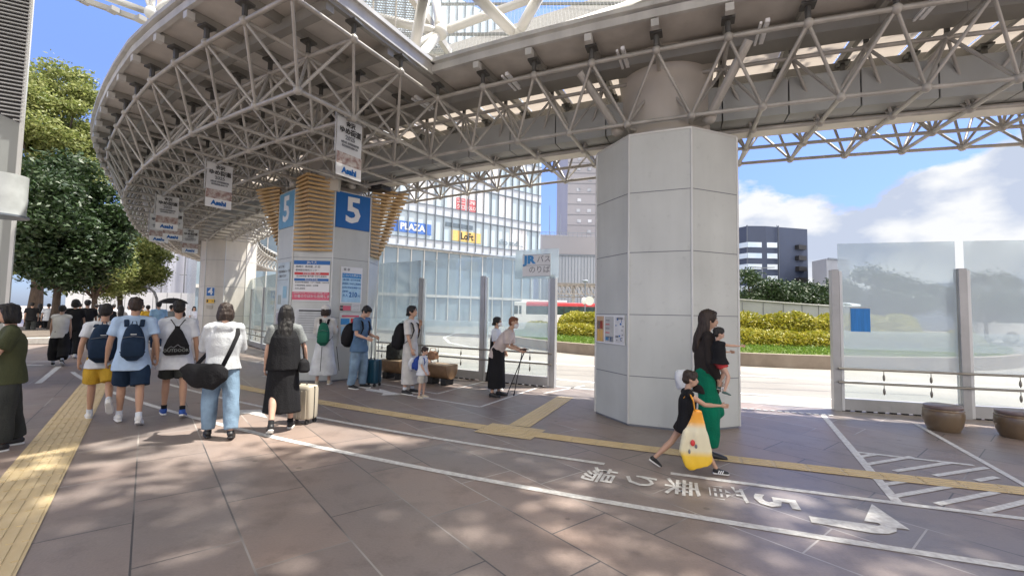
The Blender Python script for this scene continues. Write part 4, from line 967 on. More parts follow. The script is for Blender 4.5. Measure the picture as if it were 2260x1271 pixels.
# far bus canopy
th = thing('far_canopy', 'distant grey truss canopy across the bus circle above the bus', 'canopy', (6, 55, 0)); mb = MB(); x0, x1 = P(1226, 630, 56).x, P(1420, 630, 56).x
mb.box(((x0 + x1) / 2, 57, 5.25), (x1 - x0, 5, .18)); mb.build('roof', DECKBEAM, th); mb = MB(); n_ = 18
for k in range(n_):
    xa = x0 + (x1 - x0) * k / n_; xb = x0 + (x1 - x0) * (k + 1) / n_
    mb.tube((xa, 54.6, 5.1), (xb, 54.6, 4.0), .045, n=6); mb.tube((xb, 54.6, 4.0), (xb, 54.6, 5.1), .045, n=6); mb.tube((xa, 56.6, 5.1), (xb, 56.0, 3.7), .045, n=6)
for z, y in ((4.0, 54.6), (3.7, 56), (5.1, 54.6)): mb.tube((x0, y, z), (x1, y, z), .06, n=6)
mb.build('truss', STEEL, th); mb = MB(); mb.tube((P(1265, 650, 57).x, 57, 0), (P(1265, 650, 57).x, 57, 5.2), .22, n=12); mb.build('column', PANEL_L, th)
# traffic mirror / lamp on a pole
q = P(1300, 664, 40); th = thing('round_mirror', 'round white traffic mirror on a pole beyond the bus', 'traffic mirror', (q.x, 40, -.1)); mb = MB(); mb.tube((q.x - .35, 40, -.1), (q.x - .35, 40, 4.6), .05); mb.ball((q.x - .35, 40, 4.5), (.3, .1, .12)); mb.build('pole', MUL, th); mb = MB(); mb.tube((q.x, 39.9, q.z), (q.x, 39.8, q.z), .38, .40, 20); mb.ball((q.x - .45, 39.9, q.z), (.25, .1, .3)); mb.build('mirror', WHITE, th)

# bus
def bus():
    bl, bw, bh = 10.4, 2.45, 2.95; th = thing('city_bus', 'white city bus with a red roof band across the bus circle', 'bus', (0, 0, 0)); W_ = mat('bus white paint', (.78, .78, .78), .3, 0, .03, 2, coat=.5); RD = mat('bus red band', (.62, .07, .08), .3, 0, .04, 2, coat=.5); DG = mat('bus window', (.02, .035, .04), .1, 0, .4, 2, col2=(.06, .10, .09))
    mb = MB(); mb.box((bl / 2, 0, .98), (bl, bw, 1.26)); mb.build('lower_body', W_, th, bevel=.06)
    mb = MB(); mb.box((bl / 2, 0, 2.03), (bl - .06, bw - .04, .84)); mb.build('window_band', DG, th, bevel=.04)
    mb = MB(); mb.box((bl / 2 + .6, 0, 2.62), (bl - 1.2, bw, .34)); mb.build('roof_band', RD, th, bevel=.06)
    mb = MB(); mb.box((.62, 0, 2.66), (1.24, bw + .01, .42)); mb.box((.45, 0, 1.9), (.14, bw + .02, 1.4)); mb.box((.98, 0, 1.9), (.5, bw + .02, 1.3)); mb.build('front_corner', W_, th, bevel=.06)
    mb = MB(); mb.box((-.02, 0, 2.0), (.06, bw - .3, 1.05)); mb.build('windscreen', mat('bus windscreen', (.25, .30, .33), .1), th, bevel=.02)
    mb = MB(); mb.box((3.0, 0, 2.92), (4.6, 1.8, .24)); mb.build('roof_unit', W_, th, bevel=.09)
    for k in range(6):
        mb = MB(); mb.box((2.0 + k * 1.5, -bw / 2 + .0, 2.03), (.10, .03, .84)); mb.build('window_pillar', BLACK, th)
    for x in (2.2, 7.6):
        for s in (-1, 1):
            w_ = MB(); w_.tube((x, s * (bw / 2 - .28), .48), (x, s * (bw / 2 + .0), .48), .48, n=24); o = w_.build('wheel', RUB, th, smooth='auto'); w2 = MB(); w2.tube((x, s * (bw / 2), .48), (x, s * (bw / 2 + .02), .48), .26, n=16); w2.build('hub', ALU_L, o)
    mb = MB(); mb.box((-.05, 0, .62), (.08, bw - .1, .3)); mb.build('bumper', GREY, th)
    text('311', .5, (-.06, 0, 2.55), (0, -1, 0), (0, 0, 1), YEL, th, name='route_number')
    return th
bb = bus(); b2_ = copy_tree(bb); q = P(2128, 690, 36); b2_.matrix_basis = Matrix.Translation((q.x, 36, -.12)) @ Matrix.Rotation(R(-12), 4, 'Z'); tag(b2_, 'red-roofed city bus blurred behind the far right frosted pane'); q = P(1137, 690, 47); bb.matrix_basis = Matrix.Translation((q.x, 47, -.12)) @ Matrix.Rotation(R(-6), 4, 'Z')

# dark office
th = thing('dark_office', 'dark navy office building with white window bands beyond the shrubs', 'building', (0, 0, 0)); Y0 = 120
xa, xb, xc = P(1632, 580, Y0 + 6).x - 4, P(1690, 580, Y0).x, P(1783, 580, Y0 + 3).x; zt = P(1720, 500, Y0).z
NV = wallmat('navy cladding', (0.045, 0.062, 0.11)); NV2 = wallmat('navy side cladding', (0.10, 0.12, 0.16)); WBD = mat('ribbon window', (.45, .60, .78), .2, 0, .3, .15, col2=(.72, .78, .84))
poly = [(xa, Y0 + 9), (xb - 4.8, Y0), (xb, Y0 - .2), (xc, Y0 + 3), (xc, Y0 + 25), (xa, Y0 + 25)]
mb = MB(); mb.prism(poly, 0, zt); mb.build('wall', NV, th)
fl = [P(1700, y, Y0).z for y in (541, 565, 589, 614, 637)]
for z in fl:
    mb = MB(); a, c = Vector((xb - 4.8, Y0, z)), Vector((xb + 0.6, Y0 - .1, z)); mb.beam(a + Vector((-.1, -.1, 0)), c + Vector((2.5, .2, 0)), .3, 1.35); mb.build('window_band', WBD, th)
    mb = MB(); mb.beam(Vector((xa, Y0 + 8.8, z)), Vector((xb - 4.9, Y0 - .1, z)), .3, 1.35); mb.build('window_band', WBD, th)
    mb = MB(); mb.box((xc - 2.6, Y0 + 1.9, z - .2), (2.8, 1.2, 1.2), R(19)); mb.build('window', BLACK, th)
for k, xx in enumerate((xb - 4.85, xb + 3.5)):
    mb = MB(); mb.box((xx, Y0 + .1, zt / 2), (.15, .5, zt + .4)); mb.build('fin', NV2, th)
mb = MB(); mb.tube((P(1714, 490, Y0 + 8).x, Y0 + 8, zt), (P(1714, 490, Y0 + 8).x, Y0 + 8, zt + 2), .08); mb.build('mast', MUL, th)
th = thing('grey_block', 'plain pale grey block right of the dark office', 'building', (0, 0, 0)); mb = MB(); q1, q2, q3 = P(1792, 580, 110).x, P(1824, 580, 104).x, P(1874, 580, 106).x; mb.prism([(q1, 110), (q2, 104), (q3, 106), (q3 * 1.15, 125), (q1 * 1.14, 125)], 0, P(1830, 572, 105).z); mb.build('wall', wallmat('mauve grey wall', (.27, .29, .33)), th); mb = MB(); mb.box(((q2 + q3) / 2, 104.9, P(1830, 572, 105).z), (q3 - q2, .3, .3), R(21)); mb.build('parapet', MUL, th)
for (xa_, xb_, y_, zt_, nm) in ((1930, 2170, 85, 640, 'long low grey block behind the frosted screen'), (2150, 2420, 70, 620, 'grey block behind the far right frosted pane')):
    a, c = P(xa_, 650, y_).x, P(xb_, 650, y_).x; t_ = block('low_block', nm, 'building', a, c, y_, y_ + 12, 0, P(xa_, zt_, y_).z, wallmat('blue grey wall', (.25, .30, .36))); mb = MB(); mb.box(((a + c) / 2, y_ - .05, P(xa_, zt_ + 16, y_).z), (c - a - 4, .2, .5)); mb.build('window_band', GLD, t_)
# street lamp by the trees
q = P(1683, 660, 45); th = thing('street_lamp', 'dark double-arm street lamp in front of the dark office', 'street lamp', (q.x, 45, 0)); zt = P(1683, 591, 45).z; mb = MB(); mb.tube((q.x, 45, 0), (q.x, 45, zt), .09, .06); mb.build('pole', MUL, th)
for s in (-1, 1): mb = MB(); mb.beam((q.x, 45, zt), (q.x + s * 1.2, 45, zt + .05), .2, .07); mb.build('lamp_head', MUL, th)

# draped building at the left and hoarding
DRP = mat('white scaffold sheet', (.50, .52, .60), .8, 0, .1, .25, .3, 2.0, col2=(.60, .62, .70))
th = thing('draped_building', 'tall building wrapped in white scaffold sheeting left of the beige pillar', 'building', (0, 0, 0)); Yd = 62
a, c = P(292, 560, Yd), P(590, 560, Yd + 4); zt = P(300, 398, Yd).z; mb = MB(); N_ = 60; vs = []
for i in range(N_ + 1):
    e = i / N_; p = a.lerp(c, e); off = .25 * math.sin(e * 40) + .15 * math.sin(e * 93)
    for z in (0, zt * .3, zt * .6, zt): vs.append((p.x, p.y + off * (1 if z < zt * .9 else .3), z))
mb.add(vs, [(i * 4 + k, i * 4 + 4 + k, i * 4 + 5 + k, i * 4 + 1 + k) for i in range(N_) for k in range(3)]); mb.build('sheeting', DRP, th, smooth=True)
mb = MB(); mb.prism([(a.x, a.y + .8), (c.x, c.y + .8), (c.x, c.y + 14), (a.x, a.y + 14)], 0, zt - .2); mb.build('wall', TW, th)
mb = MB()
for e in (.0, .24, .40, .70): p = a.lerp(c, e); mb.tube((p.x, p.y - .5, 0), (p.x, p.y - .5, zt + .5), .09, n=6)
for z in (6, 10, 14, 18): mb.tube((a.lerp(c, .42).x, a.y - .3, z), (c.x, c.y - .6, z), .05, n=6)
mb.build('scaffold_tube', GREY, th)
a, c = P(300, 660, 52), P(446, 660, 52); th = thing('site_hoarding', 'white site hoarding below the draped building', 'hoarding', (a.x, 52, 0)); mb = MB(); mb.box(((a.x + c.x) / 2 - 3, 52, 1.5), (c.x - a.x + 10, .12, 3.4)); mb.build('board', WHITE, th); mb = MB()
for k in range(14): mb.box((a.x - 6 + k * 1.6, 51.93, 1.5), (.04, .02, 3.4))
mb.build('joint', GREY, th)
th = thing('arched_pole', 'grey curved pole arching beside the light green tree', 'pole', P(347, 690, 40)); mb = MB(); pts = [P(x, y, 40) for x, y in ((347, 720), (347, 690), (346, 660), (341, 645), (330, 636), (318, 632), (305, 634))]
for p, q in zip(pts, pts[1:]): mb.tube(p, q, .10, n=8)
mb.build('tube', GREY, th, smooth=True)
# far blue frame seen through the tree gap
th = thing('blue_frame_roof', 'blue lattice roof glimpsed between the tree and the canopy', 'roof', P(275, 450, 80)); mb = MB()
for k in range(9): mb.beam(P(262 + k * 7, 425 + k * 3, 80), P(285 + k * 6, 500 + k * 4, 80), .3, .3)
mb.build('lattice', DT, th); mb = MB(); mb.face([P(262, 425, 80.3), P(296, 452, 80.3), P(298, 482, 80.3), P(268, 462, 80.3)]); bm2 = mb; mb2 = MB(); mb2.prism([(P(262, 450, 80.4).x, 80.4), (P(297, 450, 80.4).x, 80.4), (P(297, 450, 80.4).x, 81.4), (P(262, 450, 80.4).x, 81.4)], P(262, 470, 80).z, P(262, 428, 80).z); mb2.build('panel', BLUE2, th)
# pale tower behind the dome edge
a = P(341, 80, 90); th = thing('pale_tower', 'pale tower sliver rising behind the canopy edge under the dome beam', 'building', (a.x, 90, 0)); mb = MB(); mb.box((a.x + 7, 95, 32), (14, 10, 72)); mb.build('wall', wallmat('pale tower wall', (.55, .50, .48)), th)
# near left building: louvred wall and pale column with a drum lamp
th = thing('louvred_building', 'pale grey building corner with dark louvres at the left edge', 'building', (-9.5, 8.2, 0)); q = P(17, 680, 8.0); xr = q.x
mb = MB(); mb.prism([(xr - 2.6, 6.6), (xr - .0, 8.0), (xr - 6.5, 11.4), (xr - 7.5, 10.4)], 0, 9.0); mb.build('wall', mat('smooth grey wall', (.34, .36, .35), .5, 0, .05, .5), th)
A0, A1 = Vector((xr - 2.6, 6.6, 0)), Vector((xr, 8.0, 0)); dd = (A1 - A0).normalized(); nn = Vector((dd.y, -dd.x, 0)); mb = MB(); LL = (A1 - A0).length
mbk = MB(); mbk.face([A0 + nn * .01 + UP * 5.35, A0.lerp(A1, .55) + nn * .01 + UP * 5.3, A1 + nn * .01 + UP * 4.75, A1 + nn * .01 + UP * 8.9, A0 + nn * .01 + UP * 8.9]); mbk.build('louvre_gap_shade', BLACK, th)  # black sheet stands in for the shade between the louvres
for k in range(60):
    z = 4.8 + k * .07; e0 = 0 if z > 5.34 else 1 - (z - 4.75) / .6 * .45
    mb.beam(A0.lerp(A1, e0) + nn * .03 + UP * z, A1 + nn * .03 + UP * z, .05, .022)
mb.build('louvre', ALU, th); mb = MB(); mb.beam(A0.lerp(A1, .66) + nn * .05 + UP * 5.1, A0.lerp(A1, .66) + nn * .05 + UP * 9, .06, .05, nn); mb.beam(A1 + nn * .02 + UP * 0, A1 + nn * .02 + UP * 9, .05, .05, nn); mb.build('louvre_frame', PANEL_L, th)
q = P(8, 430, 7.2); th = thing('drum_lamp', 'pale grey cylindrical drum fixed on the wall at the left edge', 'wall lamp', q); mb = MB(); mb.tube((q.x, q.y, P(8, 475, 7.2).z), (q.x, q.y, P(8, 387, 7.2).z), .27, n=32); mb.build('drum', mat('drum paint', (.55, .58, .58), .35, .2), th, smooth='auto'); mb = MB(); mb.tube((q.x, q.y, P(8, 475, 7.2).z - .03), (q.x, q.y, P(8, 475, 7.2).z), .31, n=32); mb.build('rim', MUL, th, smooth='auto'); mb = MB(); mb.beam(q, q + Vector((-.2, .5, 0)), .1, .1); mb.build('bracket', MUL, th)

# ================================================================ trees
def tree(label, base, H, cr, cz, nclump, nleaf, lm, size, seed, trunk_r=.22, group=None, sq=1.0, lowcut=-1.0, name='street_tree', cspread=.34, shift=(0, 0), minz=.9):
    rg = np.random.default_rng(seed); rn = random.Random(seed); th = thing(name, label, 'tree', base, 0, group); b_ = Vector(base)
    tr = MB(); cen = b_ + Vector((shift[0], shift[1], cz)); pts = [b_, b_ + Vector((.05, .05, cz * .25)), b_.lerp(cen, .3) * 1.0 + Vector((rn.uniform(-.15, .15), 0, cz * .3)), cen + Vector((0, 0, cr * .3))]
    tr.loft(pts, [trunk_r * 1.5, trunk_r, trunk_r * .8, trunk_r * .3], n=12)
    cl = []
    for k in range(nclump):
        while True:
            p = np.array([rn.uniform(-1, 1) for _ in range(3)]); l = np.linalg.norm(p)
            if .35 < l < 1 and p[2] > lowcut: break
        q = cen + Vector((p[0] * cr, p[1] * cr, p[2] * (H - cz if p[2] > 0 else (cz - 2.2) * minz) * sq)); cl.append((q, cr * rn.uniform(.6, 1.3) * cspread))
    for q, r in cl[:26]:
        m_ = (b_ + Vector((0, 0, cz * .55))).lerp(q, .5) + Vector((0, 0, -.2)); tr.loft([b_ + Vector((0, 0, cz * .45)), m_, q], [trunk_r * .42, trunk_r * .25, trunk_r * .07], n=6)
    tr.build('trunk', BARK, th, smooth=True)
    C_ = []
    per = nleaf // nclump
    for q, r in cl:
        g_ = rg.normal(size=(per, 3)); g_ /= np.linalg.norm(g_, axis=1)[:, None]; g_ *= (rg.random(per) ** .4)[:, None] * r; g_[:, 2] *= .62
        C_.append(g_ + np.array(q))
    C_ = np.concatenate(C_); C_ = C_ + rg.normal(size=C_.shape) * size * (1.6 if minz > .5 else .8); v, f = leaf_mesh(C_, size, rg, .25, .42); np_mesh('crown', v, f, lm, th); return th
tree('tall broad tree with sunlit top beside the louvred building', (G(72, 726).x, G(72, 726).y, 0), 17.6, 3.0, 10.2, 110, 90000, LEAF_L, .12, 1, .30, 'street trees along the left walk')
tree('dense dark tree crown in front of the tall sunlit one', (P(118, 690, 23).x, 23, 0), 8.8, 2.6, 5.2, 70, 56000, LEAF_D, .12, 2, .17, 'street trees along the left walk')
tree('small light green tree in front of the draped building', (P(262, 690, 40).x, 40, 0), 9.8, 2.9, 5.9, 90, 52000, LEAF_L, .13, 4, .2, 'street trees along the left walk')
tree('light green tree with a lit flank between the dark tree and the small one', (P(205, 690, 36).x, 36, 0), 7.6, 2.2, 4.6, 40, 26000, LEAF_L, .13, 5, .2, 'street trees along the left walk')
# unseen trees added behind the photographer, their crowns casting dapples on the slabs
for k, (cx_, cy_, bx, by, sd, n_) in enumerate(((4.2, 2.2, 4.6, -2.2, 11, 9500), (-1.6, 2.0, -2.0, -2.6, 12, 9500), (9.6, 1.2, 9.4, -2.4, 13, 8000), (-7.5, 2.2, -8.0, -2.6, 14, 9500))):
    tree(('added unseen shade tree behind the viewer on the right', 'added unseen shade tree behind the viewer left of centre', 'farthest right added unseen shade tree behind the viewer', 'added unseen shade tree behind the viewer at far left')[k], (bx, by, 0), 11.6, 4.3, 9.3, 44, n_, LEAF_T, .17, sd, .28, 'added unseen shade trees', lowcut=-.45, cspread=.26, shift=(cx_ - bx, cy_ - by), minz=.35)
for px, Y, w_, zt_, sd, lb in ((1655, 40, 2.6, 600, 21, 'dark bushy tree left of the street lamp'), (1712, 42, 2.2, 620, 22, 'low dark bush right of the street lamp'), (1790, 42, 2.6, 616, 23, 'dark green bush below the grey block'), (1835, 40, 1.6, 616, 24, 'dark bush beside the screen post'), (1930, 36, 3.0, 598, 25, 'spreading tree blurred behind the frosted pane'), (1990, 38, 2.4, 612, 26, 'right flank tree blurred behind the frosted pane'), (2175, 34, 2.6, 604, 27, 'rounded tree behind the second frosted pane')):
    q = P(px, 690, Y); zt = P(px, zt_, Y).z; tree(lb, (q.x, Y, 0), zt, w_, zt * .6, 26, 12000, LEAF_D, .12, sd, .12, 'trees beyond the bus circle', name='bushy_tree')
# low planter kerbs on the far left walk
th = thing('kerb_planter', 'low grey kerb planter around the street tree trunks', 'planter', (-22, 22, 0)); mb = MB(); a, c, e = G(95, 762), G(170, 735), G(40, 735); d = Vector((-.627, .779, 0)); s = Vector((-.779, -.627, 0)); p0 = G(118, 760)
mb.box(p0 + s * 3.2 + d * 6 + UP * .14, (6.4, 12, .28), math.atan2(s.y, s.x)); mb.build('kerb', KERBS, th, bevel=.04)
mb = MB(); mb.box(p0 + s * 3.2 + d * 6 + UP * .285, (6.0, 11.6, .06), math.atan2(s.y, s.x)); mb.build('soil', mat('bare soil', (.11, .09, .07), .9, 0, .3, 3, .3, 20), th)
# ================================================================ people
def skin_mat(name, c): return mat('skin_' + name, c, .5, 0, .06, 8, .05, 60, .4)
SK = {'fair': skin_mat('fair', (.56, .35, .26)), 'tan': skin_mat('tan', (.46, .27, .18)), 'mid': skin_mat('mid', (.50, .31, .22))}
HAIR = mat('black hair', (.010, .008, .007), .58, 0, .5, 30, .6, 90, .5, stretch=(1, 1, .12)); HAIRB = mat('brown hair', (.028, .016, .011), .55, 0, .5, 30, .6, 90, .5, stretch=(1, 1, .12)); HAIRR = mat('dyed auburn hair', (.17, .065, .03), .45, 0, .4, 30, .6, 90, .4)
LIP = mat('lips', (.42, .14, .12), .45); EYE = mat('eye dark', (.02, .015, .012), .2); EYEW = mat('eye white', (.7, .68, .66), .3); MASKM = mat('face mask', (.72, .72, .72), .8)
SHW = mat('white shoe', (.68, .68, .67), .6); SHB = mat('black shoe', (.018, .018, .02), .5); SHBL = mat('blue shoe', (.02, .08, .35), .5); SOLE = mat('white sole', (.72, .72, .70), .6); SHC = mat('cream shoe', (.55, .48, .36), .6)
def remeshed(mb, voxel, smooth_it=3, fold=None, cutz=None):
    """fuse overlapping shapes of a builder into one skin; returns (verts, faces)"""
    me = bpy.data.meshes.new('r'); me.from_pydata(mb.v, [], mb.f); bm = bmesh.new(); bm.from_mesh(me); bmesh.ops.recalc_face_normals(bm, faces=bm.faces); bm.to_mesh(me); bm.free()
    o = bpy.data.objects.new('r', me); TMP.collection.objects.link(o)
    m = o.modifiers.new('r', 'REMESH'); m.mode = 'VOXEL'; m.voxel_size = voxel; m.use_smooth_shade = True
    s = o.modifiers.new('s', 'SMOOTH'); s.factor = .5; s.iterations = smooth_it
    dgp = tmp_graph(); out_ = bpy.data.meshes.new_from_object(o.evaluated_get(dgp))
    bpy.data.objects.remove(o); bpy.data.meshes.remove(me)
    if fold:
        amp, sx, sz, sd = fold
        for v in out_.vertices:
            c = v.co; q = noise.noise(Vector((c.x * sx + sd, c.y * sx, c.z * sz))) + .5 * noise.noise(Vector((c.x * sx * 2.3, c.y * sx * 2.3 + sd, c.z * sz * 2 + c.x * 6)))
            v.co = c + v.normal * (amp * q)
    return out_
def obj_of(me, name, m, parent):
    me.materials.clear(); me.materials.append(m); me.polygons.foreach_set('use_smooth', [True] * len(me.polygons)); me.name = name
    o = bpy.data.objects.new(name, me); COL.objects.link(o); o.parent = parent; return o
def join_mb(me, mb):
    bm = bmesh.new(); bm.from_mesh(me); t = bpy.data.meshes.new('t'); t.from_pydata(mb.v, [], mb.f); bm.from_mesh(t); bmesh.ops.recalc_face_normals(bm, faces=bm.faces); bm.to_mesh(me); bm.free(); bpy.data.meshes.remove(t)

def person(label, loc, rz, H=1.68, female=False, lean=4, build=1.0, skin='mid', legL=(0, 2, 3), legR=(0, 2, 3), armL=(2, 8, 10), armR=(2, 8, 10), twist=0, side=0,
           head=(0, 0), hair='short', hairm=None, top=None, bottom=None, shoes=SHB, socks=None, hat=None, face=True, vox=.013, belt=None, group=None, mask=False, child=False, sole=SOLE, curl=25, crouch=0, grip=(None, None)):
    s = H / 1.70; hs = 1.0 / s if False else 1.0; hk = 1.0
    if child: hk = {True: 1.28}.get(child, child)
    th = thing('person', label, 'person', loc, R(rz), group); hairm = hairm or HAIR
    V = lambda x, y, z: Vector((x, y, z))
    bw = build * (0.92 if female else 1.0); hipw = (.088 if female else .085) * s * build ** .5; shw = (.155 if female else .178) * s * (.88 if child else 1)
    la, lb = .425 * s, .40 * s
    # legs first, from a pelvis at the origin
    J = {}
    def leg(sx, fw, out_, kn, toe=None):
        h = V(sx * hipw, 0, 0); f = R(fw); o = R(out_); kd = V(sx * math.sin(o), math.sin(f) * math.cos(o), -math.cos(f) * math.cos(o)); k = h + kd * la
        g = R(fw - kn); ad = V(sx * math.sin(o) * .4, math.sin(g), -math.cos(g)).normalized(); a = k + ad * lb
        toe = toe if toe is not None else (max(0, (kn - fw)) * .75 if fw - kn < -12 else 0)
        t_ = R(-toe); fd = V(sx * .12, math.cos(t_), math.sin(t_)).normalized(); up_ = V(0, -math.sin(t_), math.cos(t_)); return h, k, a, fd, up_
    legs = {-1: leg(-1, *legL), 1: leg(1, *legR)}
    low = min((a - u * .075 * s + fd * q * s).z for (h, k, a, fd, u) in legs.values() for q in (-.05, .15))
    pz = -low; O = V(0, 0, pz)
    LEGS = {k: (h + O, kk + O, a + O, fd, u) for k, (h, kk, a, fd, u) in legs.items()}
    Rl = Matrix.Rotation(R(-lean), 3, 'X') @ Matrix.Rotation(R(side), 3, 'Y')
    def T(x, y, z): return O + Rl @ V(x * s, y * s, z * s)                  # torso point above the pelvis
    neckb, chest, waist = T(0, -.01, .53), T(0, 0, .34), T(0, 0, .12)
    hp, hy = head; Rh = Matrix.Rotation(R(hy), 3, 'Z') @ Matrix.Rotation(R(-hp), 3, 'X')
    hc = neckb + Rl @ V(0, .005, .05) * s + Rh @ V(0, .02, .115) * s * hk
    Hd = lambda x, y, z: hc + Rh @ V(x, y, z) * s * hk
    J.update(hc=hc, neck=neckb, chest=chest, pelvis=O)
    # arms
    ARMS = {}
    for sx, (fw, out_, el, inw) in ((-1, (tuple(armL) + (0,))[:4]), (1, (tuple(armR) + (0,))[:4])):
        sh = T(sx * shw / s, -.01, .475); f = R(fw); o = R(out_); ud = V(sx * math.sin(o), math.sin(f) * math.cos(o), -math.cos(f) * math.cos(o)); e_ = sh + ud * .275 * s
        g = R(fw + el); i_ = R(inw); fd = V(-sx * math.sin(i_) + sx * math.sin(o) * .4 * (inw == 0), math.sin(g) * math.cos(i_), -math.cos(g) * math.cos(i_)).normalized(); w_ = e_ + fd * .235 * s; ARMS[sx] = (sh, e_, w_, ud, fd)
        J['hand%d' % sx] = w_ + fd * .08 * s; J['sh%d' % sx] = sh
    # ---- body
    b = MB(); gb_ = build
    b.loft([T(0, 0, -.10), T(0, 0, 0), T(0, 0, .12), T(0, .01, .25), T(0, .01, .36), T(0, 0, .46), T(0, -.01, .52)], [(.09 * s * gb_, .075 * s * gb_), (.13 * s * gb_, .088 * s * gb_), (.115 * s * gb_, .088 * s * gb_), (.135 * s * bw, .10 * s * bw), (.15 * s * bw, .105 * s * bw), (.13 * s * bw, .08 * s * bw), (.05 * s, .05 * s)])
    b.loft([neckb - V(0, 0, .03), neckb + V(0, 0, .03) * s, Hd(0, -.01, -.06)], [(.060 * s, .058 * s), (.050 * s, .052 * s), (.050 * s, .054 * s)], n=12)
    b.ball(Hd(0, -.01, .025), (.074 * s * hk, .092 * s * hk, .088 * s * hk), Rh, 20, 14); b.loft([Hd(0, .012, .02), Hd(0, .020, -.045), Hd(0, .030, -.085), Hd(0, .036, -.102)], [(.066 * s * hk, .074 * s * hk), (.060 * s * hk, .066 * s * hk), (.043 * s * hk, .048 * s * hk), (.022 * s * hk, .026 * s * hk)], n=16)
    for q in (-1, 1): b.ball(Hd(q * .074, -.008, -.01), (.012 * s * hk, .022 * s * hk, .032 * s * hk), Rh, 8, 6)
    if face:
        b.loft([Hd(0, .086, .012), Hd(0, .098, -.012), Hd(0, .104, -.028), Hd(0, .088, -.036)], [(.009 * s * hk, .01 * s * hk), (.011 * s * hk, .012 * s * hk), (.017 * s * hk, .014 * s * hk), (.010 * s * hk, .01 * s * hk)], n=10)
        b.ball(Hd(0, .078, -.062), (.026 * s * hk, .016 * s * hk, .013 * s * hk), Rh, 10, 6)
    for sx, (sh, e_, w_, ud, fd) in ARMS.items():
        k_ = s * build ** .5 * (.9 if female else 1); b.loft([sh, sh.lerp(e_, .4), e_, e_.lerp(w_, .3), w_, w_ + fd * .02 * s], [.046 * k_, .043 * k_, .036 * k_, .037 * k_, (.024 * k_, .021 * k_), (.024 * k_, .02 * k_)], n=12); b.ball(sh, .05 * k_, None, 12, 8)
    for sx, (h, k, a, fd, u) in LEGS.items():
        k_ = s * build ** .5; b.loft([h + V(0, 0, .04), h.lerp(k, .35), h.lerp(k, .8), k, k.lerp(a, .3), k.lerp(a, .75), a, a - u * .03 * s], [.066 * k_, .070 * k_, .052 * k_, .049 * k_, (.050 * k_, .053 * k_), .035 * k_, .031 * k_, .034 * k_], n=14)
        if shoes is None or True: b.loft([a - fd * .035 * s - u * .04 * s, a + fd * .03 * s - u * .035 * s, a + fd * .13 * s - u * .055 * s], [(.032 * s, .033 * s), (.038 * s, .034 * s), (.034 * s, .014 * s)], n=12)
    palms = {}
    for sx, (sh, e_, w_, ud, fd) in ARMS.items():
        pn = V(-sx, 0, 0); pn = (pn - fd * pn.dot(fd)).normalized(); sd = fd.cross(pn).normalized() * (1 if fd.cross(pn).y > 0 or abs(fd.y) > .7 else 1)
        if sd.y < 0 and abs(fd.y) < .7: sd = -sd
        if abs(fd.y) >= .7 and sd.z < 0: sd = -sd                     # thumb side forward or up
        palms[sx] = (w_, fd, pn, sd); b.loft([w_, w_ + fd * .035 * s, w_ + fd * .08 * s, w_ + fd * .092 * s], [(.022 * s, .017 * s), (.036 * s, .018 * s), (.038 * s, .016 * s), (.034 * s, .012 * s)], side=sd, n=12)
    me = remeshed(b, vox * max(s, .62), 3)
    f_ = MB()
    for sx, (w_, fd, pn, sd) in palms.items():
        cu = grip[0 if sx < 0 else 1]; cu = curl if cu is None else cu
        for q, ln in ((-.027, .062), (-.009, .072), (.009, .078), (.027, .068)):
            p = w_ + fd * .085 * s + sd * q * s; pts = [p - fd * .02 * s]; an = 0; r_ = .0088 * s
            d_ = fd
            for j, seg in enumerate((.44, .32, .24)):
                an += R(cu * (.7 if j == 0 else 1.1)); d_ = fd * math.cos(an) + pn * math.sin(an); p = p + d_ * ln * seg * s; pts.append(p)
            f_.loft(pts, [.0095 * s, .009 * s, .0082 * s, .0065 * s], side=sd, n=8)
        p = w_ + fd * .025 * s + sd * .024 * s; d1 = (fd * .62 + sd * .6 + pn * .5).normalized(); d2 = (fd * .85 + sd * .15 + pn * .5).normalized(); f_.loft([p, p + d1 * .035 * s, p + d1 * .035 * s + d2 * .028 * s], [.0125 * s, .0105 * s, .008 * s], n=8)
    join_mb(me, f_); obj_of(me, 'body', SK[skin], th)
    # ---- face marks
    if face:
        for q in (-1, 1):
            e = MB(); e.ball(Hd(q * .030, .078, .006), (.0125 * s * hk, .008 * s * hk, .0055 * s * hk), Rh, 10, 6); eo = e.build('eye', EYEW, th, raw=True, smooth=True); i = MB(); i.ball(Hd(q * .030, .0835, .006), (.0055 * s * hk, .004 * s * hk, .0052 * s * hk), Rh, 8, 6); i.build('iris', EYE, eo, smooth=True)
            m_ = MB(); m_.loft([Hd(q * .014, .088, .024), Hd(q * .030, .086, .028), Hd(q * .046, .074, .023)], [(.003 * s * hk, .003 * s * hk)] * 3, n=6); m_.build('eyebrow', HAIR, th, raw=True, smooth=True)
        if not mask: m_ = MB(); m_.ball(Hd(0, .090, -.062), (.021 * s * hk, .006 * s * hk, .0062 * s * hk), Rh, 12, 6); m_.build('mouth', LIP, th, raw=True, smooth=True)
    if mask: m_ = MB(); m_.loft([Hd(0, .05, -.012), Hd(0, .052, -.05), Hd(0, .045, -.096)], [(.058 * s * hk, .058 * s * hk), (.062 * s * hk, .058 * s * hk), (.035 * s * hk, .04 * s * hk)], n=16); m_.build('face_mask', MASKM, th, raw=True, smooth=True)
    # ---- hair
    b = MB(); hh = s * hk
    def HB_(x, y, z, r): b.ball(Hd(x, y, z), tuple(q * hh for q in r), Rh, 16, 12)
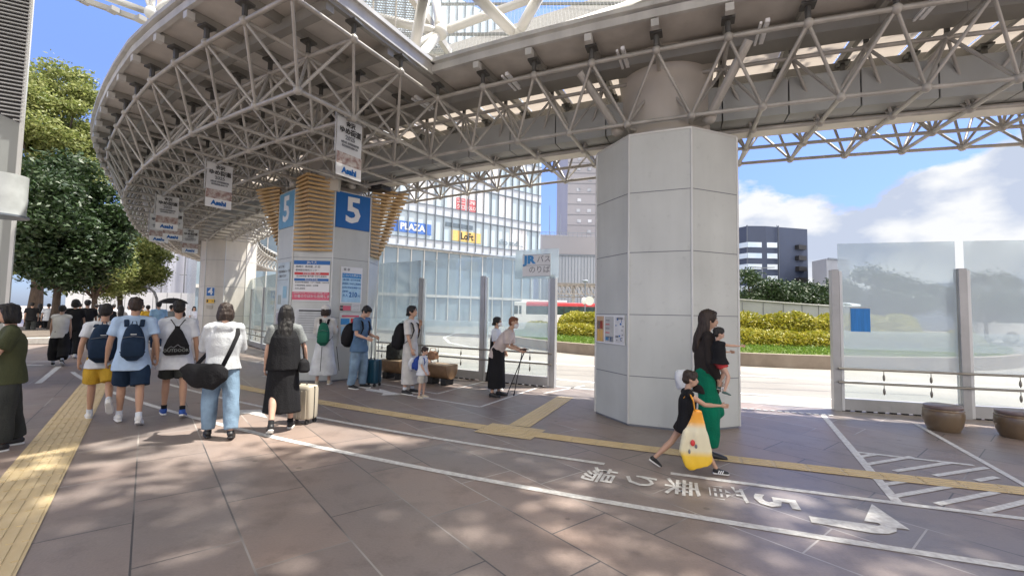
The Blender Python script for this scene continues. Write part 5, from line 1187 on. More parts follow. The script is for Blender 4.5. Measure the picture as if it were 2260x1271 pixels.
    if hair in ('short', 'crop', 'bowl'):
        HB_(0, -.022, .047, (.083, .094, .082)); HB_(0, -.045, .0, (.074, .066, .072)); HB_(0, .035, .082, (.062, .052, .038))
        if hair != 'crop': HB_(-.05, .0, .03, (.036, .062, .052)); HB_(.05, .0, .03, (.036, .062, .052)); HB_(0, .058, .062, (.056, .034, .026))
        if hair == 'bowl': HB_(0, .05, .052, (.062, .044, .030)); HB_(0, -.05, -.015, (.074, .06, .05))
    if hair in ('bob', 'long', 'bun', 'longside'):
        HB_(0, -.02, .045, (.086, .098, .085)); HB_(0, -.045, -.005, (.082, .072, .085)); HB_(0, .03, .085, (.065, .055, .035))
        for q in (-1, 1): HB_(q * .062, .015, .03, (.026, .055, .06))
    if hair == 'bob':
        b.loft([Hd(0, -.035, .02), Hd(0, -.035, -.05), Hd(0, -.03, -.115)], [(.093 * hh, .085 * hh), (.098 * hh, .085 * hh), (.086 * hh, .070 * hh)], n=18)
        for q in (-1, 1): b.loft([Hd(q * .07, .03, .03), Hd(q * .08, .03, -.04), Hd(q * .072, .025, -.105)], [(.024 * hh, .038 * hh), (.024 * hh, .036 * hh), (.014 * hh, .026 * hh)], n=10)
    if hair in ('long', 'longside'):
        bk = T(0, -.115, .38 if hair == 'longside' else .34); b.loft([Hd(0, -.045, .02), Hd(0, -.06, -.08), T(0, -.10, .46), bk, T(0, -.13, .30 if hair == 'longside' else .22)], [(.088 * hh, .078 * hh), (.088 * hh, .062 * hh), (.098 * hh, .046 * hh), (.095 * s, .036 * s), (.062 * s, .020 * s)], n=18)
        for q in (-1, 1): b.loft([Hd(q * .070, -.03, .03), Hd(q * .076, -.03, -.07), T(q * .085, -.03, .44), T(q * .08, .0 if hair == 'longside' else -.05, .34)], [.026 * hh, .028 * hh, .026 * s, .014 * s], n=10)
    if hair == 'bun': HB_(0, -.115, -.05, (.032, .032, .030))
    hm_ = remeshed(b, .010 * max(s, .7), 2, (.011 * hh, 46, 9, 1.7)); obj_of(hm_, 'hair', hairm, th)
    if hat:
        kind, hmx = hat; b = MB()
        if kind == 'beanie': b.ball(Hd(0, -.02, .06), (.094 * hh, .104 * hh, .092 * hh), Rh, 20, 14); b.loft([Hd(0, -.02, .0), Hd(0, -.02, .05)], [(.094 * hh, .104 * hh), (.097 * hh, .107 * hh)], n=20)
        else:
            b.ball(Hd(0, -.02, .055), (.093 * hh, .105 * hh, .088 * hh), Rh, 20, 14); b.loft([Hd(0, .06, .045), Hd(0, .12, .038), Hd(0, .165, .025)], [(.074 * hh, .010 * hh), (.068 * hh, .008 * hh), (.04 * hh, .006 * hh)], n=14)
        obj_of(remeshed(b, .009, 2), kind, hmx, th)
    # ---- top
    if top:
        tm_, slv, hem, wide = top['m'], top.get('sleeve', .55), top.get('hem', -.10), top.get('wide', 1.0); b = MB(); W = wide * gb_
        zz = [hem, hem * .5, .0, .12, .25, .36, .44, .49, .515]; rw = [.205, .197, .176, .154, .156, .166, .160, .118, .070]; rd_ = [.160, .154, .134, .112, .116, .118, .100, .076, .062]
        if female: rw = [.160, .158, .150, .132, .142, .150, .142, .104, .064]; rd_ = [.122, .12, .115, .104, .118, .116, .094, .072, .058]
        if top.get('flare'): rw[0] *= top['flare']; rd_[0] *= top['flare']; rw[1] *= (1 + top['flare']) / 2
        b.loft([T(0, 0, z) if z > 0 else T(0, 0, 0) + (Rl @ V(0, 0, z * s)).lerp(V(0, 0, z * s), .6) for z in zz], [(a * s * (W if i < 7 else W ** .4), c * s * (W if i < 7 else W ** .4)) for i, (a, c) in enumerate(zip(rw, rd_))], n=24)
        if slv > 0:
            for sx, (sh, e_, w_, ud, fd) in ARMS.items():
                k_ = s * W ** .5; in_ = sh.lerp(T(0, 0, .42), .35); b.ball(sh + V(0, 0, .002), .070 * k_ * (.92 if female else 1), None, 14, 10); b.loft([T(0, -.01, .50), sh.lerp(T(0, -.01, .50), .5) + V(0, 0, .012 * s), sh], [(.058 * k_, .058 * k_), .060 * k_, .062 * k_], side=V(0, 1, 0), n=14)
                if slv <= 1: b.loft([in_, sh + V(0, 0, .005), sh.lerp(e_, slv * .5), sh.lerp(e_, slv)], [.066 * k_, .066 * k_, (.068 * k_), (.070 * k_ if slv > .3 else .058 * k_)], n=14)
                else: b.loft([in_, sh, sh.lerp(e_, .5), e_, e_.lerp(w_, .5), e_.lerp(w_, slv - 1)], [.064 * k_, .064 * k_, .058 * k_, .054 * k_, .048 * k_, .036 * k_], n=14)
        if top.get('collar'): b.loft([neckb - V(0, 0, .02), neckb + Rl @ V(0, -.004, .035) * s], [(.072 * s, .068 * s), (.060 * s, .060 * s)], n=16)
        if top.get('hood'):
            b.ball(T(0, -.10, .47), (.105 * s, .050 * s, .065 * s), Rl, 14, 10); b.loft([T(-.11, -.02, .50), T(-.06, -.11, .48), T(.06, -.11, .48), T(.11, -.02, .50)], [.034 * s, .045 * s, .045 * s, .034 * s], n=10)
        obj_of(remeshed(b, vox * 1.0 * max(s, .7), 2, (top.get('fold', .010) * s, 7, 3.2, len(label) * .37)), top.get('name', 'shirt'), tm_, th)
    # ---- bottoms
    if bottom:
        kind, bm_ = bottom['kind'], bottom['m']; b = MB(); W = bottom.get('wide', 1.0); k_ = s * gb_ ** .5
        if kind in ('trousers', 'shorts'):
            cut = bottom.get('cut', 1.0 if kind == 'trousers' else .42)                    # share of the leg that is covered
            b.loft([T(0, 0, .13), T(0, 0, .05), O + V(0, 0, -.03 * s), O + V(0, 0, -.09 * s)], [(.135 * s * gb_ * bw ** .5, .102 * s * gb_), (.155 * s * gb_, .118 * s * gb_), (.172 * s * gb_, .128 * s * gb_), (.155 * s * gb_, .118 * s * gb_)], n=20)
            for sx, (h, k, a, fd, u) in LEGS.items():
                P_ = [h + V(0, 0, .02)]; r_ = [.088 * k_]
                if cut <= .5: P_ += [h.lerp(k, cut), h.lerp(k, cut * 2)]; r_ += [.096 * k_ * W, .094 * k_ * W]
                else:
                    e = (cut - .5) * 2; P_ += [h.lerp(k, .5), k, k.lerp(a, .5 * e), k.lerp(a, e)]; r_ += [.092 * k_ * (1 + W) / 2, .076 * k_ * W, .072 * k_ * W, .062 * k_ * W * bottom.get('flare', 1)]
                b.loft(P_, r_, n=16)
        else:                                                                              # skirt or dress skirt
            ln, fl = bottom.get('len', .55), bottom.get('flare', 1.5); sw = (LEGS[-1][1] + LEGS[1][1]) / 2 - O; ofs = V(0, sw.y * .9, 0); dx = bottom.get('spread', 1.0)
            zz = [0, .1, .35, .7, 1.0]
            b.loft([T(0, 0, .13), T(0, 0, .04)] + [O + V(0, 0, -.05 * s - ln * s * q) + ofs * q for q in zz[1:]], [(.130 * s * gb_, .104 * s * gb_), (.168 * s * gb_, .130 * s * gb_)] + [(.176 * s * gb_ * (1 + (fl - 1) * q), .142 * s * gb_ * (1 + (fl - 1) * q) * dx) for q in zz[1:]], n=28)
        obj_of(remeshed(b, vox * max(s, .7), 2, (bottom.get('fold', .010) * s, 10 if kind in ('skirt',) else 8, 1.6 if kind == 'skirt' else 5, len(label) * .61)), bottom.get('name', kind), bm_, th)
    # ---- socks and shoes
    for sx, (h, k, a, fd, u) in LEGS.items():
        if socks: b = MB(); b.loft([a.lerp(k, .16), a, a - u * .035 * s], [(.037 * s, .037 * s), (.036 * s, .036 * s), (.038 * s, .04 * s)], n=12); b.build('sock', socks, th, raw=True, smooth=True)
        if shoes:
            sd = fd.cross(u); b = MB(); f0 = a - u * .072 * s; b.loft([f0 - fd * .058 * s + u * .030 * s, f0 - fd * .045 * s + u * .036 * s, f0 + u * .042 * s, f0 + fd * .07 * s + u * .034 * s, f0 + fd * .14 * s + u * .024 * s, f0 + fd * .178 * s + u * .018 * s, f0 + fd * .19 * s + u * .014 * s], [(.020 * s, .018 * s), (.034 * s, .034 * s), (.038 * s, .042 * s), (.044 * s, .036 * s), (.047 * s, .026 * s), (.036 * s, .018 * s), (.015 * s, .008 * s)], side=sd, n=14)
            b.loft([f0 + u * .03 * s, f0 + u * .085 * s - fd * .005 * s], [(.042 * s, .042 * s), (.042 * s, .042 * s)], side=sd, n=12); so__ = obj_of(remeshed(b, .009, 2), 'shoe', shoes, th)
            b = MB(); b.loft([f0 - fd * .062 * s, f0 - fd * .05 * s, f0 + fd * .05 * s, f0 + fd * .14 * s, f0 + fd * .185 * s, f0 + fd * .196 * s], [(.022 * s, .013 * s), (.036 * s, .015 * s), (.044 * s, .015 * s), (.048 * s, .015 * s), (.036 * s, .014 * s), (.012 * s, .012 * s)], side=sd, n=12, power=3)
            oo = obj_of(remeshed(b, .010, 1), 'sole', sole, so__)
    J['T'] = T; J['Rl'] = Rl; J['O'] = O; J['s'] = s; J['th'] = th; J['LEGS'] = LEGS; J['ARMS'] = ARMS
    J['world'] = lambda p: th.matrix_basis @ Vector(p)
    return J

def worn(J, name, label, cat, group=None):                          # a thing that shares the person's frame
    o = bpy.data.objects.new(name, None); COL.objects.link(o); o.matrix_basis = J['th'].matrix_basis.copy(); return tag(o, label, cat, group)
def local(mb, J): mb.v = [tuple(J['th'].matrix_basis @ Vector(p)) for p in mb.v]; return mb
def bpack(J, label, m, w=.28, h=.42, d=.15, z=.24, y=-.19, taper=.8, strapm=None, roll=0, drop=0, pocket=True, name='backpack', cat='backpack', logo=None, loop=True):
    T, s = J['T'], J['s']; th = worn(J, name, label, cat); b = MB(); n = 9; pts, rad = [], []
    for i in range(n + 1):
        e = i / n; q = math.sin(math.pi * min(1, max(0, e))) ** .28; q = max(.35, q); tw = 1 + (taper - 1) * e
        pts.append(T(0, y - .0 - drop * (1 - e), z - h / 2 / s * 1 + h / s * e)); rad.append((w / 2 * q * tw, d / 2 * q))
    b.loft(pts, rad, n=28, power=3.0); me = remeshed(b, .010, 2, (.006, 8, 6, 2.2)); o = obj_of(me, 'bag_body', m, th)
    if pocket:
        b = MB(); b.loft([T(0, y - d * .45 / s, z - h * .40 / s), T(0, y - d * .52 / s, z - h * .34 / s), T(0, y - d * .52 / s, z + h * .02 / s), T(0, y - d * .42 / s, z + h * .10 / s)], [(w * .34, .012), (w * .40, .03), (w * .37, .028), (w * .28, .01)], n=20, power=3); b = local(b, J); b.build('front_pocket', m, th, smooth=True)
        b = MB(); b.loft([T(-w * .36 / s, y - d * .5 / s, z + h * .13 / s), T(0, y - d * .56 / s, z + h * .17 / s), T(w * .36 / s, y - d * .5 / s, z + h * .13 / s)], [.004] * 3, n=6); local(b, J).build('zip', GREY, th, smooth=True)
    if loop: b = MB(); b.loft([T(-.03, y + .03, z + h * .47 / s), T(-.02, y + .02, z + h * .58 / s), T(.02, y + .02, z + h * .58 / s), T(.03, y + .03, z + h * .47 / s)], [.006] * 4, n=6); local(b, J).build('grab_loop', strapm or m, th, smooth=True)
    for sx in (-1, 1):
        b = MB(); W_ = w * .32 / s; b.loft([T(sx * W_ * .8, y + .03, z + h * .44 / s), T(sx * .085, -.085, .50), T(sx * .095, -.01, .525), T(sx * .105, .085, .46), T(sx * .11, .125, .34), T(sx * .13, .09, .2), T(sx * .15, 0, .12), T(sx * W_, y + .03, z - h * .36 / s)], [(.026, .007)] * 5 + [(.012, .005)] * 3, n=10)
        local(b, J).build('strap', strapm or m, th, smooth=True)
    if logo: b = MB(); b.box(T(0, y - d * .56 / s, z + h * .22 / s), (.06, .004, .008)); local(b, J).build('logo_mark', WHITE, th)
    return th
def cpts(J, pts, r, name, m, th, n=8): b = MB(); b.loft(pts, r if isinstance(r, list) else [r] * len(pts), n=n); return local(b, J).build(name, m, th, smooth=True)
def suitcase(label, loc, rz, w, d, h, m, hh=.0, group=None):
    th = thing('suitcase', label, 'suitcase', loc, R(rz)); M = th.matrix_basis
    def LB(mb): mb.v = [tuple(M @ Vector(p)) for p in mb.v]; return mb
    b = MB(); b.loft([(0, 0, .06), (0, 0, .075), (0, 0, .11), (0, 0, h - .05), (0, 0, h - .015), (0, 0, h)], [(w * .44, d * .40), (w * .485, d * .46), (w / 2, d / 2), (w / 2, d / 2), (w * .485, d * .46), (w * .44, d * .40)], n=40, power=6); LB(b).build('shell', m, th, smooth='auto')
    for k in range(5): b = MB(); b.box((-w * .36 + k * w * .18, -d / 2 - .003, h * .52), (w * .05, .012, h * .72)); LB(b).build('rib', m, th, bevel=.005)
    b = MB(); b.box((0, 0, h / 2 + .03), (w + .006, .014, h * .84)); LB(b).build('zip_line', RUB, th)
    b = MB(); b.loft([(-.06, 0, h - .01), (-.05, 0, h + .025), (.05, 0, h + .025), (.06, 0, h - .01)], [.010] * 4, n=8); LB(b).build('top_handle', RUB, th, smooth=True)
    if hh: b = MB(); [b.tube((q, d * .3, h - .02), (q, d * .3, hh), .007, n=8) for q in (-.08, .08)]; b.loft([(-.09, d * .3, hh), (.09, d * .3, hh)], [.013, .013], n=8); LB(b).build('pull_handle', GREY, th, smooth=True)
    for sx in (-1, 1):
        for sy in (-1, 1):
            b = MB(); b.tube((sx * w * .38 - .014, sy * d * .34, .03), (sx * w * .38 + .014, sy * d * .34, .03), .029, n=16); b.box((sx * w * .38, sy * d * .34, .06), (.03, .035, .04)); LB(b).build('wheel', RUB, th, smooth='auto')
    return th
def gp(px, py): v = G(px, py); v.z = 0; return v

C_W, C_LB, C_NV, C_BK = cloth('white', (.62, .65, .70)), cloth('light blue', (.40, .54, .74)), cloth('navy', (.012, .028, .060)), cloth('black', (.012, .012, .014))
C_OL, C_MU, C_GY, C_DN = cloth('olive', (.055, .062, .030)), cloth('mustard', (.50, .31, .035)), cloth('grey', (.20, .215, .215)), cloth('denim', (.19, .28, .38), .35)
C_GR, C_PK, C_OFF, C_SK = cloth('green', (.0, .155, .085)), cloth('dusty pink', (.55, .47, .44)), cloth('off white', (.60, .59, .57)), cloth('sky', (.27, .44, .60))
C_BT, C_DG, C_FG, C_CR = cloth('steel blue', (.10, .18, .30)), cloth('dark charcoal', (.035, .038, .036)), cloth('forest pack', (.02, .14, .09)), cloth('hoodie', (.50, .52, .54))

# --- the three boys walking away, the girl in a hoodie and the woman with the cream case
WALK = 38.8
J = person('boy in mustard shorts and white tee with large navy backpack', gp(217, 924), WALK + 2, 1.53, lean=3, skin='tan', legL=(10, 2, 4), legR=(-20, 2, 46), armL=(-8, 12, 20), armR=(4, 8, 14), hair='short', top=dict(m=C_W, sleeve=.6, hem=-.14, wide=1.0), bottom=dict(kind='shorts', m=C_MU, cut=.43, wide=1.2), shoes=SHW, socks=C_W, face=False)
bpack(J, 'large navy backpack with pale zips on the boy in mustard shorts', C_NV, .34, .50, .20, .22, -.21, .78, logo=True)
J = person('boy in light blue shirt and navy shorts with navy backpack walking away', gp(283, 934), WALK, 1.62, lean=3, skin='tan', legL=(21, 2, 20), legR=(-14, 2, 12), armL=(6, 14, 10), armR=(-14, 14, 34), hair='short', hairm=HAIRB, top=dict(m=C_LB, sleeve=.68, hem=-.17, wide=1.08, collar=True), bottom=dict(kind='shorts', m=C_NV, cut=.46, wide=1.18), shoes=SHW, socks=C_W, face=False)
bpack(J, 'slim navy backpack on the boy in the light blue shirt', C_NV, .29, .46, .15, .20, -.19, .66, logo=True, strapm=C_NV)
J = person('boy in white tee and dark grey shorts with drawstring bag walking away', gp(381, 918), WALK - 4, 1.59, lean=3, skin='tan', legL=(17, 3, 16), legR=(-12, 3, 12), armL=(2, 16, 18), armR=(0, 12, 8), hair='crop', hairm=HAIR, top=dict(m=C_W, sleeve=.78, hem=-.20, wide=1.16, fold=.014), bottom=dict(kind='shorts', m=C_DG, cut=.40, wide=1.15), shoes=SHBL, socks=C_BK, face=False)
th = worn(J, 'drawstring_bag', 'black drawstring bag with pale mountain print on the boy in the white tee', 'drawstring bag'); T = J['T']
b = MB(); b.loft([T(0, -.20, .02), T(0, -.215, .04), T(0, -.215, .16), T(0, -.195, .30), T(0, -.17, .40), T(0, -.165, .43)], [(.13, .03), (.15, .05), (.135, .05), (.085, .035), (.030, .02), (.035, .02)], n=22, power=2.6); obj_of(remeshed(b, .010, 2, (.010, 14, 4, .3)), 'bag_body', C_BK, th)
for sx in (-1, 1): cpts(J, [T(sx * .02, -.175, .42), T(sx * .08, -.12, .52), T(sx * .10, -.02, .535), T(sx * .12, .10, .42), T(sx * .15, 0, .2), T(sx * .14, -.18, .04)], .006, 'cord', C_BK, th)
b = MB(); zs = [(-.10, .10), (-.06, .135), (-.03, .115), (.02, .16), (.05, .125), (.10, .11)]
for (xa, za), (xb_, zb) in zip(zs, zs[1:]): b.tube(T(xa, -.268, za), T(xb_, -.268, zb), .004)
local(b, J).build('mountain_print', GREY, th); o = text('OUTDOOR', .055, (0, 0, 0), (1, 0, 0), (0, 0, 1), C_GY, None, name='lettering', bold=.001); o.parent = th; o.location = T(0, -.272, .075)

J = person('woman in pale grey hoodie and blue jeans with bobbed hair seen from behind', gp(483, 966), WALK - 6, 1.55, True, lean=6, skin='fair', legL=(10, 3, 10), legR=(-8, 3, 8), armL=(18, 12, 75), armR=(16, 10, 70), hair='bob', hairm=HAIRB, head=(14, -4), top=dict(m=C_CR, sleeve=1.9, hem=-.05, wide=1.32, hood=True, fold=.020, name='hoodie'), bottom=dict(kind='trousers', m=C_DN, cut=.97, wide=1.24, fold=.014, name='jeans'), shoes=SHB, sole=SHB, face=False, build=1.04)
th = worn(J, 'shoulder_bag', 'big black slouching shoulder bag on the woman in the pale hoodie', 'shoulder bag'); T = J['T']
b = MB(); b.loft([T(-.42, -.10, -.06), T(-.39, -.10, -.04), T(-.26, -.13, -.10), T(-.12, -.15, -.12), T(-.02, -.17, -.06), T(.02, -.17, -.02)], [(.02, .05), (.05, .09), (.07, .145), (.075, .155), (.06, .12), (.035, .06)], side=Vector((0, 1, 0)), n=20); obj_of(remeshed(b, .013, 3, (.014, 8, 5, .9)), 'bag_body', C_BK, th)
b = MB(); b.loft([T(.0, -.19, .0), T(.08, -.20, .2), T(.15, -.15, .40), T(.14, -.03, .53), T(.06, .12, .44), T(-.15, .18, .2), T(-.30, .05, .0)], [(.022, .006)] * 7, n=10); local(b, J).build('strap', C_BK, th, smooth=True)

J = person('long black-haired woman in a black sleeveless dress over a grey tee', gp(620, 948), WALK - 14, 1.55, True, lean=4, skin='fair', legL=(-14, 2, 16), legR=(8, 2, 4), armL=(4, 12, 8), armR=(8, 20, 14), hair='long', hairm=HAIR, top=dict(m=C_GY, sleeve=.72, hem=.10, wide=1.06), bottom=dict(kind='skirt', m=C_BK, len=.60, flare=1.28, name='dress_skirt'), shoes=SHB, socks=C_BK, sole=SOLE, face=False, build=1.08)
th_, T, s = J['th'], J['T'], J['s']; b = MB(); b.loft([T(0, 0, -.08), T(0, 0, .12), T(0, 0, .25), T(0, 0, .36), T(0, 0, .46), T(0, -.01, .51)], [(.206, .166), (.186, .15), (.184, .152), (.172, .146), (.138, .118), (.09, .08)], n=22); obj_of(remeshed(b, .012, 2, (.01, 8, 3, .2)), 'dress_bodice', C_BK, th_)
th = worn(J, 'handbag', 'black handbag hanging at the right side of the long-haired woman', 'handbag'); b = MB(); b.loft([T(.25, -.02, -.12), T(.25, -.02, -.10), T(.25, -.02, .02), T(.25, -.02, .07)], [(.10, .05), (.13, .075), (.11, .065), (.07, .03)], side=Vector((0, 1, 0)), n=18, power=2.6); obj_of(remeshed(b, .011, 2, (.008, 9, 6, .5)), 'bag_body', C_BK, th)
for q in (-.05, .05): cpts(J, [T(.25, q, .06), T(.23, q * .8, .25), T(.19, q * .3, .50)], .007, 'handle', C_BK, th)
suitcase('cream hard-shell suitcase rolling beside the woman in the black dress', gp(666, 932), -14, .36, .22, .50, mat('cream shell', (.47, .42, .33), .4, 0, .04, 3))

J = person('woman at the left edge in an olive tee and dark trousers walking past', gp(8, 990), 146, 1.50, True, lean=3, skin='fair', legL=(5, 2, 6), legR=(-6, 2, 6), armL=(28, 10, 40, 10), armR=(-8, 10, 10), hair='bob', hairm=HAIR, head=(6, 8), top=dict(m=C_OL, sleeve=.80, hem=-.13, wide=1.22), bottom=dict(kind='trousers', m=C_DG, cut=.98, wide=1.25), shoes=SHB, build=1.05)
J = person('woman in a white sleeveless top and wide black trousers walking away on the left', gp(128, 806), WALK - 2, 1.50, True, lean=4, skin='mid', legL=(5, 2, 6), legR=(-10, 2, 28), armL=(8, 10, 20), armR=(2, 8, 8), hair='short', top=dict(m=C_OFF, sleeve=.12, hem=-.12, wide=1.14), bottom=dict(kind='trousers', m=C_BK, cut=.92, wide=1.7), shoes=SHB, socks=C_W, face=False, build=1.1, vox=.017)
# queue
Q0 = -110
J = person('man in a steel blue tee and light jeans looking down in the queue', gp(790, 856), Q0, 1.62, lean=7, skin='fair', legL=(4, 3, 6), legR=(-4, 3, 3), armL=(4, 6, 72, 15), armR=(6, 6, 68, 5), hair='short', head=(34, 0), top=dict(m=C_BT, sleeve=.72, hem=-.15, wide=1.05), bottom=dict(kind='trousers', m=C_DN, cut=1.0, wide=1.25, fold=.014, name='jeans'), shoes=SHB)
bpack(J, 'slouching black backpack hanging low on the man in blue', C_BK, .33, .48, .26, .14, -.25, .75, drop=.06, pocket=False)
hw = J['world'](J['hand-1']); suitcase('dark teal blue suitcase with pulled-out handle beside the man in blue', gp(820, 851), Q0 + 90, .34, .24, .53, mat('teal shell', (.010, .055, .095), .35, 0, .08, 4), .98)
J = person('woman in a long off-white dress with hand at her mouth beside the toddler', gp(903, 868), Q0 + 2, 1.60, True, lean=1, skin='mid', legL=(1, 2, 2), legR=(-2, 2, 2), armL=(12, 2, 148, 14), armR=(12, 8, 10), hair='bun', head=(-4, 0), top=dict(m=C_OFF, sleeve=.85, hem=-.02, wide=1.06), bottom=dict(kind='skirt', m=C_OFF, len=.66, flare=1.08, name='dress_skirt', fold=.006), shoes=SHB, sole=SOLE, socks=C_W)
bpack(J, 'tall black backpack on the woman in the off-white dress', C_BK, .32, .50, .22, .20, -.22, .7, drop=.05)
J = person('toddler in a white tee and patterned shorts with a blue pack', gp(931, 877), Q0 + 6, .86, lean=2, child=1.22, skin='fair', legL=(2, 3, 4), legR=(-2, 3, 4), armL=(6, 8, 16), armR=(10, 8, 24), hair='bowl', hairm=HAIRB, head=(12, 0), top=dict(m=C_W, sleeve=.75, hem=-.12, wide=1.15), bottom=dict(kind='shorts', m=cloth('pale print', (.50, .48, .44), .5), cut=.45, wide=1.25), shoes=SHC, build=1.15, vox=.015)
bpack(J, 'small royal blue pack with a white bundle on the toddler', cloth('royal blue', (.03, .07, .30)), .19, .24, .11, .26, -.22, .85, pocket=True)
T = J['T']; b = MB(); b.ball(T(0, -.42, .22), (.09, .055, .12), None, 12, 8); obj_of(remeshed(b, .01, 2, (.02, 14, 10, .4)), 'sun_hat', C_W, bpy.data.objects[J['th'].name])
J = person('girl with a small bun in a white tee and black pinafore behind the old woman', gp(1092, 862), Q0 + 5, 1.42, True, lean=2, skin='mid', armL=(4, 6, 30), armR=(6, 6, 40), hair='bun', top=dict(m=C_W, sleeve=.8, hem=0, wide=1.05), bottom=dict(kind='skirt', m=C_BK, len=.60, flare=1.5, name='pinafore_skirt'), shoes=SHW, mask=True, vox=.015)
b = MB(); T = J['T']; b.loft([T(0, 0, .0), T(0, 0, .15), T(0, 0, .3), T(0, 0, .40)], [(.15, .12), (.138, .115), (.14, .118), (.10, .10)], n=20); obj_of(remeshed(b, .013, 2), 'pinafore_bib', C_BK, J['th'])
J = person('elderly woman with auburn hair leaning on two walking sticks in a dusty pink tee', gp(1094, 874), Q0 + 4, 1.52, True, lean=34, skin='mid', legL=(4, 3, 5), legR=(0, 3, 6), armL=(2, 4, 70, 4), armR=(6, 4, 68, 4), hair='crop', hairm=HAIRR, head=(8, 0), top=dict(m=C_PK, sleeve=.82, hem=-.14, wide=1.12), bottom=dict(kind='skirt', m=C_BK, len=.68, flare=1.12, spread=1.1, name='long_skirt'), shoes=SHB, sole=SHB, mask=True, build=1.05, grip=(60, 60))
for sx, px, lb in ((-1, 1118, 'dark walking stick planted farther left in the old woman\'s hand'), (1, 1134, 'dark walking stick planted farther right in the old woman\'s hand')):
    h = J['world'](J['hand%d' % sx]); f_ = gp(px, 873); th = thing('walking_stick', lb, 'walking stick', f_); b = MB(); b.tube(h + UP * .02, f_, .010, .008, 8); b.build('shaft', BLACK, th, smooth=True); b = MB(); b.loft([h + Vector((-.05, .0, .03)), h + UP * .035, h + Vector((.06, -.02, .025))], [.012, .014, .011], n=8); b.build('grip', RUB, th, smooth=True); b = MB(); b.tube(f_ + UP * .03, f_, .015, .017, 8); b.build('ferrule', RUB, th)
J = person('woman in a white cap, white blouse and wide white trousers reading the board', gp(712, 848), 14, 1.60, True, lean=3, skin='fair', legL=(-3, 2, 4), legR=(3, 3, 2), armL=(14, 8, 80), armR=(20, 8, 88), hair='bob', hairm=HAIRB, hat=('cap', cloth('cap white', (.66, .65, .62))), top=dict(m=C_OFF, sleeve=1.9, hem=-.02, wide=1.15), bottom=dict(kind='skirt', m=cloth('pleated white', (.62, .64, .66)), len=.64, flare=1.65, name='wide_trousers'), shoes=SHC, face=False)
bpack(J, 'green hiking backpack on the woman in the white cap', C_FG, .26, .46, .18, .18, -.19, .78, strapm=C_BK); T = J['T']
b = MB()
for x in (-.015, .26): b.tube(T(x, -.19 if x < 0.1 else -.06, -.08), T(x * 1.3, -.24 if x < .1 else -.10, -.60), .006)
local(b, J).build('trouser_piping', C_BK, J['th'])
J = person('person in a rust beanie and bulky dark jacket reading the timetable', gp(676, 838), 12, 1.66, True, lean=2, skin='mid', armL=(6, 10, 40), armR=(6, 10, 40), hair='bob', hat=('beanie', cloth('rust beanie', (.20, .085, .05))), top=dict(m=C_DG, sleeve=1.9, hem=-.12, wide=1.4), bottom=dict(kind='skirt', m=C_BK, len=.5, flare=1.2), shoes=SHB, face=False)
# --- mother, baby and boy
J = person('mother in a sheer black cardigan and green trousers carrying a baby', gp(1558, 1005), -100, 1.57, True, lean=2, skin='mid', legL=(16, 2, 58, 20), legR=(2, 2, 2), armL=(-8, 6, 96, 40), armR=(4, 6, 18, 12), hair='longside', hairm=HAIRB, head=(4, 0), top=dict(m=cloth('sheer black', (.030, .024, .022)), sleeve=1.85, hem=-.16, wide=1.10, flare=1.05, name='cardigan'), bottom=dict(kind='trousers', m=C_GR, cut=.93, wide=1.5, fold=.013), shoes=SHB, sole=SHB, build=1.06)
JM = J; T = J['T']
th = worn(J, 'camera', 'silver camera hanging on a pale strap at the mother\'s hip', 'camera'); cpts(J, [T(.12, .12, .34), T(.14, .20, .18), T(.15, .17, .02), T(.15, .15, -.06)], .006, 'strap', mat('pale strap', (.5, .47, .42), .7), th); b = MB(); b.box(T(.15, .17, -.09), (.03, .07, .05)); b.tube(T(.165, .17, -.09), T(.185, .17, -.09), .02, n=14); local(b, J).build('camera_body', CHROME, th, smooth='auto')
th = worn(J, 'shopping_bag', 'crumpled white bag hanging behind the mother\'s hip', 'bag'); b = MB(); b.loft([T(.06, -.25, -.14), T(.06, -.25, -.12), T(.06, -.25, .05), T(.06, -.25, .08)], [(.05, .06), (.065, .085), (.065, .09), (.03, .07)], n=16, power=4); obj_of(remeshed(b, .010, 1, (.024, 12, 9, .8)), 'bag_body', C_W, th)
bq = P(1588, 838, 4.76); bl = Vector((bq.x, bq.y, bq.z - .0))
JB = person('baby in a black tee and red shorts reaching out from the mother\'s arm', (bl.x - .01, bl.y, 1.0), -96, .66, lean=-4, child=1.42, skin='fair', legL=(30, 24, 46), legR=(22, 18, 40), armL=(30, 10, 60), armR=(82, 6, 8), hair='bowl', head=(4, 0), top=dict(m=C_BK, sleeve=.5, hem=-.06, wide=1.2), bottom=dict(kind='shorts', m=cloth('red print', (.55, .06, .06), .5), cut=.22, wide=1.2), shoes=cloth('green bootie', (.10, .16, .15)), build=1.25, vox=.016)
JB['th'].matrix_basis = Matrix.Translation((bl.x, bl.y, P(1590, 868, 4.78).z)) @ Matrix.Rotation(R(-96), 4, 'Z')
J = person('small boy in a black tank top striding with an arm raised to his mother', gp(1516, 1038), -98, 1.0, lean=3, child=1.20, skin='mid', legL=(-32, 3, 12), legR=(34, 2, 4), armL=(8, 8, 20), armR=(58, 4, 32), hair='bowl', hairm=HAIRB, head=(6, 0), top=dict(m=C_BK, sleeve=.12, hem=-.16, wide=1.1, name='tank_top'), bottom=dict(kind='shorts', m=C_BK, cut=.25, wide=1.15), shoes=SHB, build=1.1, vox=.015)
T, s = J['T'], J['s']
for sx, (h, k, a, fd, u) in J['LEGS'].items():
    b = MB()
    for q in range(3): p = a - u * .03 * s + fd * (.03 + .03 * q) * s; b.beam(p + Vector((sx * .0275, 0, .012)), p + Vector((sx * .0275, -.012, -.018)), .009, .004, Vector((1, 0, 0)))
    local(b, J).build('shoe_stripes', WHITE, J['th'])
